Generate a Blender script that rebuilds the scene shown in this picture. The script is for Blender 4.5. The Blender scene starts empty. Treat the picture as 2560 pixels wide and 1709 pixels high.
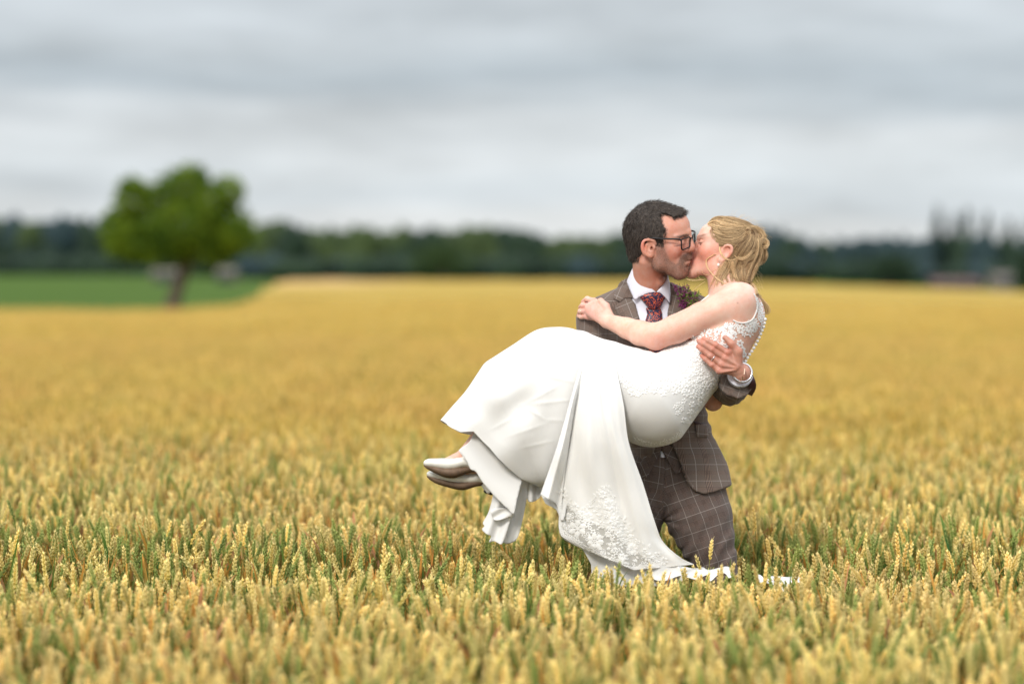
import bpy, math, random
import numpy as np
from mathutils import Vector, Matrix, noise, geometry
from mathutils.bvhtree import BVHTree

# ------------------------------------------------------------------ camera, sky, sun, exposure
scene = bpy.context.scene
Y0, FPX, HZ, CAMZ = 7.55, 6044.0, 683.0, 1.6      # subject distance, focal length and horizon in photo pixels, eye height
cd = bpy.data.cameras.new("camera"); cam = bpy.data.objects.new("camera", cd)
scene.collection.objects.link(cam); scene.camera = cam
cam.location = (0, 0, CAMZ); cam.rotation_euler = (math.radians(90), 0, 0)
cd.sensor_width = 36.0; cd.lens = FPX / 2560.0 * 36.0
cd.shift_y = -(854.5 - HZ) / 2560.0
cd.clip_start = 0.1; cd.clip_end = 6000
cd.dof.use_dof = True; cd.dof.focus_distance = 7.50; cd.dof.aperture_fstop = 1.38; cd.dof.aperture_blades = 0

def N(nt, t, **kw):
    n = nt.nodes.new(t)
    for k, v in kw.items():
        if k in n.inputs: n.inputs[k].default_value = v
        else: setattr(n, k, v)
    return n
def L(nt, a, b): nt.links.new(a, b)
def math_(nt, op, a, b=None, c=None):
    n = nt.nodes.new('ShaderNodeMath'); n.operation = op
    for i, v in enumerate((a, b, c)):
        if v is None: continue
        if isinstance(v, (int, float)): n.inputs[i].default_value = v
        else: nt.links.new(v, n.inputs[i])
    return n.outputs[0]
def mix_(nt, f, a, b):
    n = nt.nodes.new('ShaderNodeMix'); n.data_type = 'RGBA'
    for i, v in ((0, f), (6, a), (7, b)):
        if isinstance(v, (int, float)): n.inputs[i].default_value = v
        elif isinstance(v, tuple): n.inputs[i].default_value = (*v[:3], 1)
        else: nt.links.new(v, n.inputs[i])
    return n.outputs[2]
def ramp_(nt, f, stops, interp='LINEAR'):
    n = nt.nodes.new('ShaderNodeValToRGB'); n.color_ramp.interpolation = interp
    e = n.color_ramp.elements
    while len(e) < len(stops): e.new(0.5)
    for k, (p, c) in enumerate(stops):
        e[k].position = p
        e[k].color = (c, c, c, 1) if isinstance(c, (int, float)) else (*c, 1)
    nt.links.new(f, n.inputs[0]); return n.outputs[0]

SUN_EL, SUN_AZ = math.radians(35), math.radians(-160)   # azimuth measured from +Y towards +X: behind the camera, to its left
w = bpy.data.worlds.new("World"); scene.world = w; w.use_nodes = True
nt = w.node_tree; nt.nodes.clear()
sky = N(nt, 'ShaderNodeTexSky'); sky.sky_type = 'NISHITA'; sky.sun_disc = False
sky.sun_elevation = SUN_EL; sky.sun_rotation = SUN_AZ
tc = N(nt, 'ShaderNodeTexCoord'); sx = N(nt, 'ShaderNodeSeparateXYZ'); L(nt, tc.outputs['Generated'], sx.inputs[0])
el = math_(nt, 'ARCSINE', sx.outputs[2])
az = math_(nt, 'ARCTAN2', sx.outputs[0], sx.outputs[1])
def sky_noise(su, sv, detail, rough, off):
    cx = N(nt, 'ShaderNodeCombineXYZ'); L(nt, math_(nt, 'MULTIPLY', az, su), cx.inputs[0]); L(nt, math_(nt, 'MULTIPLY', el, sv), cx.inputs[1]); cx.inputs[2].default_value = off
    n = N(nt, 'ShaderNodeTexNoise', Scale=1.0, Detail=detail, Roughness=rough); L(nt, cx.outputs[0], n.inputs['Vector']); return n.outputs['Fac']
n1 = sky_noise(4.0, 34.0, 5.0, 0.55, 3.1)
n2 = sky_noise(9.0, 42.0, 6.0, 0.6, 9.7)
# stratus deck: brightness by elevation (the layers of the overcast), broken up by noise
elw = math_(nt, 'ADD', el, math_(nt, 'MULTIPLY', math_(nt, 'SUBTRACT', n1, 0.5), 0.055))
elw = math_(nt, 'ADD', elw, math_(nt, 'MULTIPLY', az, 0.012))
e01 = math_(nt, 'DIVIDE', elw, 0.25)
S = lambda h: tuple(((c/255.0 + .055)/1.055)**2.4 for c in h)
deck = ramp_(nt, e01, [(0.0, S((222, 223, 222))), (0.085, S((218, 221, 222))), (0.13, S((200, 208, 214))), (0.17, S((209, 215, 219))),
                       (0.235, S((210, 214, 217))), (0.29, S((172, 181, 188))), (0.325, S((174, 183, 190))), (0.385, S((196, 203, 208))), (0.44, S((196, 202, 207))), (0.55, S((190, 198, 203))), (1.0, S((214, 218, 221)))], 'B_SPLINE')
mod = ramp_(nt, n2, [(0.28, 0.80), (0.5, 1.0), (0.72, 1.16)])
dk = N(nt, 'ShaderNodeMix'); dk.data_type = 'RGBA'; dk.blend_type = 'MULTIPLY'; dk.inputs[0].default_value = 1
L(nt, deck, dk.inputs[6]); L(nt, mod, dk.inputs[7])
zen = ramp_(nt, sx.outputs[2], [(0.12, 1.0), (1.0, 2.15)])     # an overcast sky is brighter overhead than at the horizon
dz = N(nt, 'ShaderNodeMix'); dz.data_type = 'RGBA'; dz.blend_type = 'MULTIPLY'; dz.inputs[0].default_value = 1
L(nt, dk.outputs[2], dz.inputs[6]); 
zz = math_(nt, 'MULTIPLY', math_(nt, 'ADD', math_(nt, 'MULTIPLY', math_(nt, 'MAXIMUM', math_(nt, 'SUBTRACT', sx.outputs[2], 0.12), 0.0), 2.0), 1.0), 10.0)
cmb = N(nt, 'ShaderNodeCombineXYZ'); [L(nt, zz, cmb.inputs[i]) for i in range(3)]
L(nt, cmb.outputs[0], dz.inputs[7])
col = mix_(nt, 0.94, sky.outputs[0], dz.outputs[2])
bg = N(nt, 'ShaderNodeBackground', Strength=0.1); L(nt, col, bg.inputs[0])
wo = N(nt, 'ShaderNodeOutputWorld'); L(nt, bg.outputs[0], wo.inputs[0])

sd = bpy.data.lights.new("sun", 'SUN'); sd.energy = 2.2; sd.angle = math.radians(14); sd.color = (1.0, 0.955, 0.89)
sun = bpy.data.objects.new("sun", sd); scene.collection.objects.link(sun)
sv = Vector((math.sin(SUN_AZ)*math.cos(SUN_EL), math.cos(SUN_AZ)*math.cos(SUN_EL), math.sin(SUN_EL)))
sun.rotation_euler = sv.to_track_quat('Z', 'Y').to_euler()
scene.view_settings.view_transform = 'Standard'; scene.view_settings.look = 'None'
scene.view_settings.exposure = 0.18; scene.view_settings.gamma = 1.0
scene.cycles.use_denoising = True
scene.cycles.max_bounces = 8; scene.cycles.transparent_max_bounces = 24
scene.cycles.use_adaptive_sampling = True; scene.cycles.adaptive_threshold = 0.015

# ------------------------------------------------------------------ helpers
def W(px, py, d=0.0):
    """photo pixel + metres behind the subject plane -> world point"""
    Y = Y0 + d
    return np.array([(px-1280.0)*Y/FPX, Y, CAMZ - (py-HZ)*Y/FPX])
PXM = FPX / Y0           # photo pixels per metre at the subject
def tag(o, label=None, cat=None, group=None, kind=None):
    if label: o['label'] = label
    if cat: o['category'] = cat
    if group: o['group'] = group
    if kind: o['kind'] = kind
    return o
def empty(name, loc, label, cat, group=None):
    o = bpy.data.objects.new(name, None); scene.collection.objects.link(o); o.location = loc
    o.empty_display_size = 0.2
    return tag(o, label, cat, group)
def mesh_obj(name, V, F, mat=None, parent=None, smooth=True, link=True, attrs=None, mats=None, midx=None):
    """V (n,3) world coords, F: list/array of faces -> ONE mesh object (children are stored relative to their parent)"""
    V = np.asarray(V, dtype=np.float64)
    me = bpy.data.meshes.new(name)
    if parent is not None and parent.type == 'EMPTY' or parent is not None:
        off = np.array(world_loc(parent)); V = V - off
    if isinstance(F, np.ndarray):
        k = F.shape[1]
        me.vertices.add(len(V)); me.vertices.foreach_set('co', V.astype(np.float32).ravel())
        me.loops.add(F.size); me.loops.foreach_set('vertex_index', F.astype(np.int32).ravel())
        me.polygons.add(len(F)); me.polygons.foreach_set('loop_start', np.arange(0, F.size, k, dtype=np.int32))
        me.update(calc_edges=True)
    else:
        me.from_pydata([tuple(v) for v in V], [], F); me.update()
    me.validate()
    if smooth: me.polygons.foreach_set('use_smooth', np.ones(len(me.polygons), dtype=bool))
    for m in (mats or ([mat] if mat else [])): me.materials.append(m)
    if midx is not None and len(midx) == len(me.polygons): me.polygons.foreach_set('material_index', np.asarray(midx, dtype=np.int32))
    for an, arr in (attrs or {}).items():
        arr = np.asarray(arr, dtype=np.float32)
        if len(arr) != len(me.vertices): continue
        if arr.ndim == 1: a = me.attributes.new(an, 'FLOAT', 'POINT'); a.data.foreach_set('value', arr)
        elif arr.shape[1] == 3: a = me.attributes.new(an, 'FLOAT_VECTOR', 'POINT'); a.data.foreach_set('vector', arr.ravel())
        else: a = me.attributes.new(an, 'FLOAT_COLOR', 'POINT'); a.data.foreach_set('color', arr.ravel())
    o = bpy.data.objects.new(name, me)
    if link: scene.collection.objects.link(o)
    if parent is not None: o.parent = parent
    return o
def world_loc(o):
    v = Vector(o.location)
    while o.parent is not None:
        o = o.parent; v = v + Vector(o.location)
    return v
def add_solid(o, t, offset=0.0):
    m = o.modifiers.new('solid', 'SOLIDIFY'); m.thickness = t; m.offset = offset; return m
def mat_new(name):
    m = bpy.data.materials.new(name); m.use_nodes = True; nt = m.node_tree
    b = nt.nodes['Principled BSDF']; return m, nt, b
def simple(name, col, rough=0.6, metal=0.0, spec=0.5, var=0.0, scale=30.0, bump=0.0, bscale=400.0, sheen=0.0, sss=0.0, sssr=(1, .4, .25), trans=0.0, coat=0.0):
    m, nt, b = mat_new(name)
    b.inputs['Base Color'].default_value = (*col, 1); b.inputs['Roughness'].default_value = rough; b.inputs['Metallic'].default_value = metal
    b.inputs['Specular IOR Level'].default_value = spec
    if sheen: b.inputs['Sheen Weight'].default_value = sheen
    if coat: b.inputs['Coat Weight'].default_value = coat
    if sss:
        b.inputs['Subsurface Weight'].default_value = sss; b.inputs['Subsurface Radius'].default_value = sssr; b.inputs['Subsurface Scale'].default_value = 0.008
    if trans: b.inputs['Transmission Weight'].default_value = trans
    tcn = N(nt, 'ShaderNodeTexCoord')
    if var:
        n = N(nt, 'ShaderNodeTexNoise', Scale=scale, Detail=4.0); L(nt, tcn.outputs['Object'], n.inputs['Vector'])
        c = mix_(nt, n.outputs['Fac'], tuple(max(0, x*(1-var)) for x in col), tuple(min(1, x*(1+var)) for x in col)); L(nt, c, b.inputs['Base Color'])
    if bump:
        n = N(nt, 'ShaderNodeTexNoise', Scale=bscale, Detail=3.0); L(nt, tcn.outputs['Object'], n.inputs['Vector'])
        bp = N(nt, 'ShaderNodeBump', Strength=bump, Distance=0.001); L(nt, n.outputs['Fac'], bp.inputs['Height']); L(nt, bp.outputs[0], b.inputs['Normal'])
    return m

# ------------------------------------------------------------------ terrain
rng = np.random.default_rng(7); random.seed(7)
WH = 0.70                                                  # height of the wheat
def sstep(a, b, x):
    t = np.clip((x-a)/(b-a), 0, 1); return t*t*(3-2*t)
CREST_PX = [0, 430, 700, 1500, 1900, 2560]; CREST_Z = [1.22, 1.22, 1.24, 1.22, 1.06, 0.50]
def ground_z(x, y):
    x = np.asarray(x, float); y = np.asarray(y, float)
    px = 1280 + FPX * x / np.maximum(y, 1.0)
    c = np.interp(px, CREST_PX, CREST_Z) - WH              # height of the crest 150 m off
    z = c * sstep(35, 150, y)
    left = 1 - sstep(400, 760, px)                          # the low corner on the left
    zl = -0.12*sstep(30, 70, y) + 1.45*sstep(70, 290, y)
    z = z*(1-left) + zl*left
    z = z + 0.0
    return z + 0.35*sstep(400, 1200, y)
def grid_sheet(xs, ys, zf):
    X, Yg = np.meshgrid(xs, ys); Z = zf(X, Yg)
    V = np.stack([X, Yg, Z], -1).reshape(-1, 3)
    nx, ny = len(xs), len(ys); i = np.arange(nx-1)[None, :] + nx*np.arange(ny-1)[:, None]
    F = np.stack([i, i+1, i+1+nx, i+nx], -1).reshape(-1, 4); return V, F
ys = np.concatenate([np.linspace(-30, 40, 30), np.linspace(42, 320, 90), np.geomspace(330, 3500, 30)])
fan = np.linspace(-1, 1, 81)
X = (fan[None, :]*(np.maximum(np.abs(ys), 30)[:, None]*0.95)); Yg = np.repeat(ys[:, None], 81, 1); Z = ground_z(X, np.maximum(Yg, 1))
V = np.stack([X, Yg, Z], -1).reshape(-1, 3); nx, ny = 81, len(ys); i = np.arange(nx-1)[None, :] + nx*np.arange(ny-1)[:, None]
F = np.stack([i, i+1, i+1+nx, i+nx], -1).reshape(-1, 4)
m, nt, b = mat_new("meadow_and_soil"); b.inputs['Roughness'].default_value = 0.95; b.inputs['Specular IOR Level'].default_value = 0.1
g = N(nt, 'ShaderNodeNewGeometry'); sp = N(nt, 'ShaderNodeSeparateXYZ'); L(nt, g.outputs['Position'], sp.inputs[0])
nz = N(nt, 'ShaderNodeTexNoise', Scale=0.05, Detail=5.0); L(nt, g.outputs['Position'], nz.inputs['Vector'])
nz2 = N(nt, 'ShaderNodeTexNoise', Scale=3.0, Detail=6.0); L(nt, g.outputs['Position'], nz2.inputs['Vector'])
grass = mix_(nt, nz.outputs['Fac'], (0.036, 0.082, 0.007), (0.066, 0.112, 0.010))
near = mix_(nt, ramp_(nt, nz2.outputs['Fac'], [(0.4, 0.0), (0.6, 1.0)]), (0.045, 0.035, 0.02), (0.07, 0.055, 0.03))
far = ramp_(nt, math_(nt, 'DIVIDE', sp.outputs[1], 100.0), [(0.60, 0.0), (0.69, 1.0)])
verge = ramp_(nt, math_(nt, 'DIVIDE', sp.outputs[1], 100.0), [(0.72, 0.0), (0.86, 1.0)])
grass = mix_(nt, verge, (0.15, 0.17, 0.035), grass)
L(nt, mix_(nt, far, near, grass), b.inputs['Base Color'])
ground = mesh_obj("ground", V, F, m); tag(ground, kind='structure')

# ------------------------------------------------------------------ wheat
def leafy(base, tip, width, bend, n=6):
    """a blade: strip of quads from base to tip, folded along the midrib"""
    base, tip = np.array(base, float), np.array(tip, float); V = []; F = []
    ax = tip-base; side = np.cross(ax, [0, 0, 1.0]); side = side/(np.linalg.norm(side)+1e-6)
    if np.linalg.norm(np.cross(ax, [0, 0, 1.0])) < 1e-3: side = np.array([1.0, 0, 0])
    for k in range(n+1):
        t = k/n; p = base + ax*t + np.array([0, 0, bend])*math.sin(math.pi*t)
        wd = width*(math.sin(math.pi*min(1, t*0.8+0.2))**0.6)*(1-t**3)+0.0004
        V += [p-side*wd, p+np.array([0, 0, -wd*0.5]), p+side*wd]
        if k: a = 3*(k-1); F += [(a, a+1, a+4, a+3), (a+1, a+2, a+5, a+4)]
    return V, F
def wheat_plant(seed, hi=True):
    r = random.Random(seed); V = []; F = []; M = []; T = []
    def add(v, f, mi, t):
        o = len(V); V.extend(v); F.extend([tuple(a+o for a in q) for q in f]); M.extend([mi]*len(f))
        T.extend(t if isinstance(t, list) else [t]*len(v))
    lean = r.uniform(0.0, 0.16) if r.random() < .68 else r.uniform(.2, .7); la = r.uniform(0, 6.28); ld = np.array([math.cos(la), math.sin(la), 0])
    earlen = r.uniform(0.062, 0.088); H = 0.0      # tip region sits around z = 0, the foot at -0.70
    def stem(t):       # t: metres above the foot
        k = t/0.70; return np.array([0, 0, -0.70]) + np.array([0, 0, t]) + ld*lean*0.18*k**3
    pts = [stem(t) for t in ((0.0, 0.3, 0.5, 0.60) if hi else (0.3, 0.6))]; top = stem(0.62)
    pts.append(top); rr = 0.0016
    v = []; f = []
    for k, p in enumerate(pts):
        for q in range(3):
            a = q*2.094; v.append(p+np.array([math.cos(a), math.sin(a), 0])*rr)
    for k in range(len(pts)-1):
        for q in range(3): f.append((3*k+q, 3*k+(q+1) % 3, 3*k+3+(q+1) % 3, 3*k+3+q))
    add(v, f, 1, 0.0)
    # ear: curved rachis with alternate fans of glumes
    d0 = np.array([0, 0, 1.0]) + ld*lean*0.9; d0 /= np.linalg.norm(d0); side = np.cross(d0, [math.cos(la+1), math.sin(la+1), 0]); side /= np.linalg.norm(side); face = np.cross(d0, side)
    n = 11 if hi else 1
    curve = r.uniform(0, 0.25)*ld
    def spike(c, ax, ln, wd, t):
        ax = ax/np.linalg.norm(ax); u = np.cross(ax, [0.3, 0.9, 0.1]); u /= np.linalg.norm(u); w_ = np.cross(ax, u)
        mid = c+ax*ln*0.38; vv = [c] + [mid + (u*math.cos(q)+w_*math.sin(q))*wd for q in (0, 1.571, 3.142, 4.712)] + [c+ax*ln]
        add(vv, [(0, 2, 1), (0, 3, 2), (0, 4, 3), (0, 1, 4), (5, 1, 2), (5, 2, 3), (5, 3, 4), (5, 4, 1)], 0, [t-.25]+[t]*4+[t+.35])
    if hi:
        for k in range(n):
            s = k/(n-1); c = top + (d0 + curve*s*0.5)*earlen*s*0.86
            tw = 0.25*math.sin(k*2.1+seed); sz = (0.65+0.5*math.sin(math.pi*(0.18+0.72*s)))
            sgn = 1 if k % 2 else -1
            for fa in (-0.62, 0.0, 0.62):
                out = side*sgn*math.cos(fa) + face*math.sin(fa)*1.5 + side*tw*.2
                spike(c+out*0.0010, d0*1.35+out*0.52, 0.0136*sz, 0.0024*sz, 0.35+0.35*s)
            spike(c, d0+side*sgn*-.25+face*r.choice((-.3, .3)), 0.012*sz, 0.0026*sz, 0.3)
            if r.random() < 0.35:
                out = side*sgn+face*r.uniform(-.6, .6); spike(c+out*.004+d0*.009, d0*1.6+out*.5, r.uniform(.008, .02), .0004, 0.8)
        c = top+(d0+curve*.5)*earlen*.86; spike(c, d0, .015, .0025, .9)
    else:
        rows = 5; v = []; f = []; nq = 5
        for k in range(rows+1):
            s = k/rows; c = top+(d0+curve*s*.5)*earlen*s*1.02; rad = 0.0056*[.45, 1.05, .75, 1.0, .7, .12][k]
            for q in range(nq): a = q*2*math.pi/nq + k*.6; v.append(c+(side*math.cos(a)*1.15+face*math.sin(a)*.85)*rad)
        for k in range(rows):
            for q in range(nq): f.append((nq*k+q, nq*k+(q+1) % nq, nq*k+nq+(q+1) % nq, nq*k+nq+q))
        add(v, f, 0, [0.15+0.5*(k/rows) for k in range(rows+1) for _ in range(nq)])
    # leaves
    for q in range(r.choice((1, 1, 2)) if hi else 1):
        hb = r.uniform(0.42, 0.56); a = r.uniform(0, 6.28); bpt = stem(hb); L_ = r.uniform(0.12, 0.22); up = r.uniform(0.6, 1.0)
        tip = bpt + np.array([math.cos(a)*L_*(1.2-up), math.sin(a)*L_*(1.2-up), L_*up*0.92])
        mi = r.choice((2, 2, 2, 2, 3, 3, 4)) if hi else r.choice((2, 1, 1, 3))
        v, f = leafy(bpt, tip, r.uniform(0.0032, 0.0068), r.uniform(-.01, .03), 5 if hi else 2); add(v, f, mi, [0.0+k/len(v) for k in range(len(v))])
    return np.array(V), F, M, T
def plant_mat(name, lo, hi_, tipc, sat=0.15, rough=0.65):
    m, nt, b = mat_new(name); b.inputs['Roughness'].default_value = rough; b.inputs['Specular IOR Level'].default_value = 0.25
    at = N(nt, 'ShaderNodeAttribute', attribute_name='t'); oi = N(nt, 'ShaderNodeObjectInfo')
    base = mix_(nt, oi.outputs['Random'], lo, hi_)
    c = mix_(nt, ramp_(nt, at.outputs['Fac'], [(0.25, 0.0), (0.98, 1.0)]), base, tipc)
    g = N(nt, 'ShaderNodeNewGeometry'); nz = N(nt, 'ShaderNodeTexNoise', Scale=0.9, Detail=3.0); L(nt, g.outputs['Position'], nz.inputs['Vector'])
    hs = N(nt, 'ShaderNodeHueSaturation'); L(nt, c, hs.inputs['Color'])
    L(nt, math_(nt, 'ADD', 0.478, math_(nt, 'MULTIPLY', nz.outputs['Fac'], 0.045)), hs.inputs['Hue'])
    wn = N(nt, 'ShaderNodeTexWhiteNoise', noise_dimensions='1D'); L(nt, math_(nt, 'MULTIPLY', oi.outputs['Random'], 917.0), wn.inputs['W'])
    L(nt, math_(nt, 'ADD', 0.84, math_(nt, 'MULTIPLY', wn.outputs['Value'], 0.5)), hs.inputs['Value'])
    L(nt, hs.outputs[0], b.inputs['Base Color'])
    tr = N(nt, 'ShaderNodeBsdfTranslucent'); L(nt, hs.outputs[0], tr.inputs[0]); ms = N(nt, 'ShaderNodeMixShader'); ms.inputs[0].default_value = 0.28
    L(nt, b.outputs[0], ms.inputs[1]); L(nt, tr.outputs[0], ms.inputs[2]); L(nt, ms.outputs[0], nt.nodes['Material Output'].inputs[0])
    return m
wm = [plant_mat("wheat_ear", (0.26, 0.255, 0.030), (0.68, 0.47, 0.085), (0.98, 0.81, 0.38)),
      plant_mat("wheat_stem", (0.10, 0.13, 0.025), (0.24, 0.20, 0.05), (0.5, 0.4, 0.15)),
      plant_mat("wheat_leaf_green", (0.03, 0.10, 0.02), (0.10, 0.18, 0.03), (0.18, 0.24, 0.04)),
      plant_mat("wheat_leaf_orange", (0.20, 0.17, 0.03), (0.48, 0.26, 0.05), (0.66, 0.26, 0.06)),
      plant_mat("wheat_leaf_brown", (0.30, 0.19, 0.08), (0.42, 0.22, 0.09), (0.45, 0.17, 0.07))]
wm_far = [plant_mat('far_ear', (0.385, 0.278, 0.046), (0.575, 0.395, 0.085), (0.84, 0.63, 0.25))] + wm[1:]
wm_green = [plant_mat("green_ear", (0.10, 0.17, 0.03), (0.20, 0.25, 0.04), (0.48, 0.50, 0.16))] + wm[1:]
def plant_collection(name, seeds, hi):
    c = bpy.data.collections.new(name)
    for k, s in enumerate(seeds):
        V, F, M, T = wheat_plant(s, hi)
        green = (k % 6 == 5)
        o = mesh_obj("%s_plant_%02d" % (name, k), V, F, parent=None, smooth=False, link=False, attrs={'t': np.array(T)}, mats=wm_far if not hi else (wm_green if green else wm), midx=M)
        c.objects.link(o)
    return c
col_hi = plant_collection("near_wheat", range(100, 118), True)
col_lo = plant_collection("far_wheat", range(200, 212), False)

def in_train(x, y):       # where the couple stand and the train lies: plants flattened out of the way
    d1 = ((x-0.645)/0.10)**2 + ((y-7.64)/0.10)**2 < 1
    d2 = ((x-0.345)/0.10)**2 + ((y-7.66)/0.10)**2 < 1
    return d1 | d2
def scatter(y0, y1, dens, slope=0.232, margin=0.45):
    n = int(dens*((slope*(y1**2-y0**2)) + 2*margin*(y1-y0))); yy = []
    y = np.sqrt(rng.uniform(y0*y0, y1*y1, n)); x = rng.uniform(-1, 1, n)*(slope*y+margin)
    k = ~in_train(x, y); return x[k], y[k]
def in_field(x, y):
    px = 1280 + FPX*x/np.maximum(y, 1)
    lim = np.interp(px, [-9999, 590, 640, 715, 99999], [70, 70, 94, 150, 150]); return y < lim
batches = [(scatter(4.3, 15.0, 430), True), (scatter(4.3, 7.2, 170), True), (scatter(15.0, 34.0, 330), False), (scatter(34, 75.0, 55, margin=1.0), False)]
P = []; IDX = []; ROT = []; SCL = []
for (x, y), hi in batches:
    gap = np.exp(-((y-7.42-.10*np.sin(x*1.7))/.13)**2)*.62*(1-((x > -.1) & (x < 1.15))); k = in_field(x, y) & (rng.random(len(x)) > gap); x, y = x[k], y[k]; n = len(x)
    # gentle swells in the height of the crop, drill rows a little irregular
    h = np.array([noise.noise(Vector((a*0.55, b*0.42, 3.3))) for a, b in zip(x, y)])*0.05
    z = ground_z(x, y) + WH + 0.004 + h + rng.normal(0, 0.033, n)
    tall = rng.random(n) < 0.006; z = z + tall*rng.uniform(0.04, 0.10, n)
    near = (np.abs(x-0.62) < 0.36) & (y > 7.2) & (y < 7.9); z = z - near*0.02
    band = np.exp(-((y-8.05-.25*np.sin(x*.8))/.42)**2); z = z + .045*band; IX = rng.integers(0, 18, n) if hi else 100+rng.integers(0, 12, n)
    if hi: gsel = rng.random(n) < (.42*np.exp(-((y-7.95)/.55)**2)+.04); IX = np.where(gsel, rng.integers(0, 3, n)*6+5, IX)
    if hi: tol = rng.random(n) < sstep(8.7, 15.0, y); IX = np.where(tol, 100+rng.integers(0, 12, n), IX)
    P.append(np.stack([x, y, z], -1)); IDX.append(IX)
    ROT.append(np.stack([rng.normal(0, 0.13, n), rng.normal(0, 0.13, n), rng.uniform(0, 6.28, n)], -1)); SCL.append(rng.uniform(0.88, 1.12, n)*(1.0 if hi else 1.08))
P = np.concatenate(P); IDX = np.concatenate(IDX); ROT = np.concatenate(ROT); SCL = np.concatenate(SCL)
print("wheat plants", len(P))
# the closed canopy of the far field, seen at a grazing angle (just under the ears nearer by)
ysf = np.concatenate([np.linspace(13, 40, 50), np.linspace(41, 152, 110)]); fx = np.linspace(-1, 1, 161)
Xc = fx[None, :]*(ysf[:, None]*0.34+2); Yc = np.repeat(ysf[:, None], 161, 1)
drop = 0.17 - 0.12*sstep(20, 60, Yc); Zc = ground_z(Xc, Yc)+WH-drop
Zc += 0.03*np.sin(Xc*1.3+Yc*.7)*np.sin(Yc*.9) + rng.normal(0, 0.012, Zc.shape)
keep = in_field(Xc, Yc); Vc = np.stack([Xc, Yc, np.where(keep, Zc, ground_z(Xc, Yc)-0.3)], -1).reshape(-1, 3)
i = (np.arange(160)[None, :] + 161*np.arange(len(ysf)-1)[:, None]); Fc = np.stack([i, i+1, i+162, i+161], -1).reshape(-1, 4)
kf = keep.reshape(-1); Fc = Fc[kf[Fc].any(1)]
m, nt, b = mat_new("wheat_canopy"); b.inputs['Roughness'].default_value = 0.9; b.inputs['Specular IOR Level'].default_value = 0.1
g = N(nt, 'ShaderNodeNewGeometry'); mp = N(nt, 'ShaderNodeMapping'); L(nt, g.outputs['Position'], mp.inputs[0])
n1 = N(nt, 'ShaderNodeTexNoise', Scale=0.10, Detail=6.0, Roughness=0.6); L(nt, mp.outputs[0], n1.inputs['Vector'])
n2 = N(nt, 'ShaderNodeTexNoise', Scale=5.0, Detail=4.0); L(nt, g.outputs['Position'], n2.inputs['Vector'])
c = mix_(nt, ramp_(nt, n1.outputs['Fac'], [(0.35, 0.0), (0.65, 1.0)]), (0.345, 0.238, 0.044), (0.405, 0.270, 0.062))
c = mix_(nt, ramp_(nt, n2.outputs['Fac'], [(0.3, 0.5), (0.7, 0.0)]), c, (0.36, 0.25, 0.045))
sp = N(nt, 'ShaderNodeSeparateXYZ'); L(nt, g.outputs['Position'], sp.inputs[0])
rt_ = math_(nt, 'DIVIDE', sp.outputs[0], sp.outputs[1]); bare = math_(nt, 'MULTIPLY', ramp_(nt, math_(nt, 'ADD', math_(nt, 'MULTIPLY', rt_, 2.0), .5), [(.26, 0.0), (.31, 1.0), (.36, 1.0), (.43, 0.0)]), ramp_(nt, math_(nt, 'DIVIDE', sp.outputs[1], 200.0), [(.50, 0.0), (.62, 1.0)])); c = mix_(nt, math_(nt, 'MULTIPLY', bare, .7), c, (0.56, 0.36, 0.17))
L(nt, c, b.inputs['Base Color'])
canopy_mat = m
field = mesh_obj("wheat_field", np.concatenate([P, Vc]), [tuple(int(a)+len(P) for a in f) for f in Fc], canopy_mat, smooth=True,
                 attrs={'pidx': np.concatenate([IDX, -np.ones(len(Vc))]), 'prot': np.concatenate([ROT, np.zeros((len(Vc), 3))]), 'pscl': np.concatenate([SCL, np.zeros(len(Vc))])})
tag(field, 'ripening golden green wheat covering the field around the couple', 'wheat', kind='stuff')
ng = bpy.data.node_groups.new("wheat_scatter", 'GeometryNodeTree')
ng.interface.new_socket('Geometry', in_out='INPUT', socket_type='NodeSocketGeometry'); ng.interface.new_socket('Geometry', in_out='OUTPUT', socket_type='NodeSocketGeometry')
gi = ng.nodes.new('NodeGroupInput'); go = ng.nodes.new('NodeGroupOutput'); jn = ng.nodes.new('GeometryNodeJoinGeometry')
def attr(nm, ty):
    a = ng.nodes.new('GeometryNodeInputNamedAttribute'); a.data_type = ty; a.inputs[0].default_value = nm; return a.outputs[0]
def gmath(op, a, b, ty='FLOAT'):
    n = ng.nodes.new('FunctionNodeCompare'); n.data_type = 'FLOAT'; n.operation = op
    ng.links.new(a, n.inputs[0]); n.inputs[1].default_value = b; return n.outputs[0]
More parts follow.
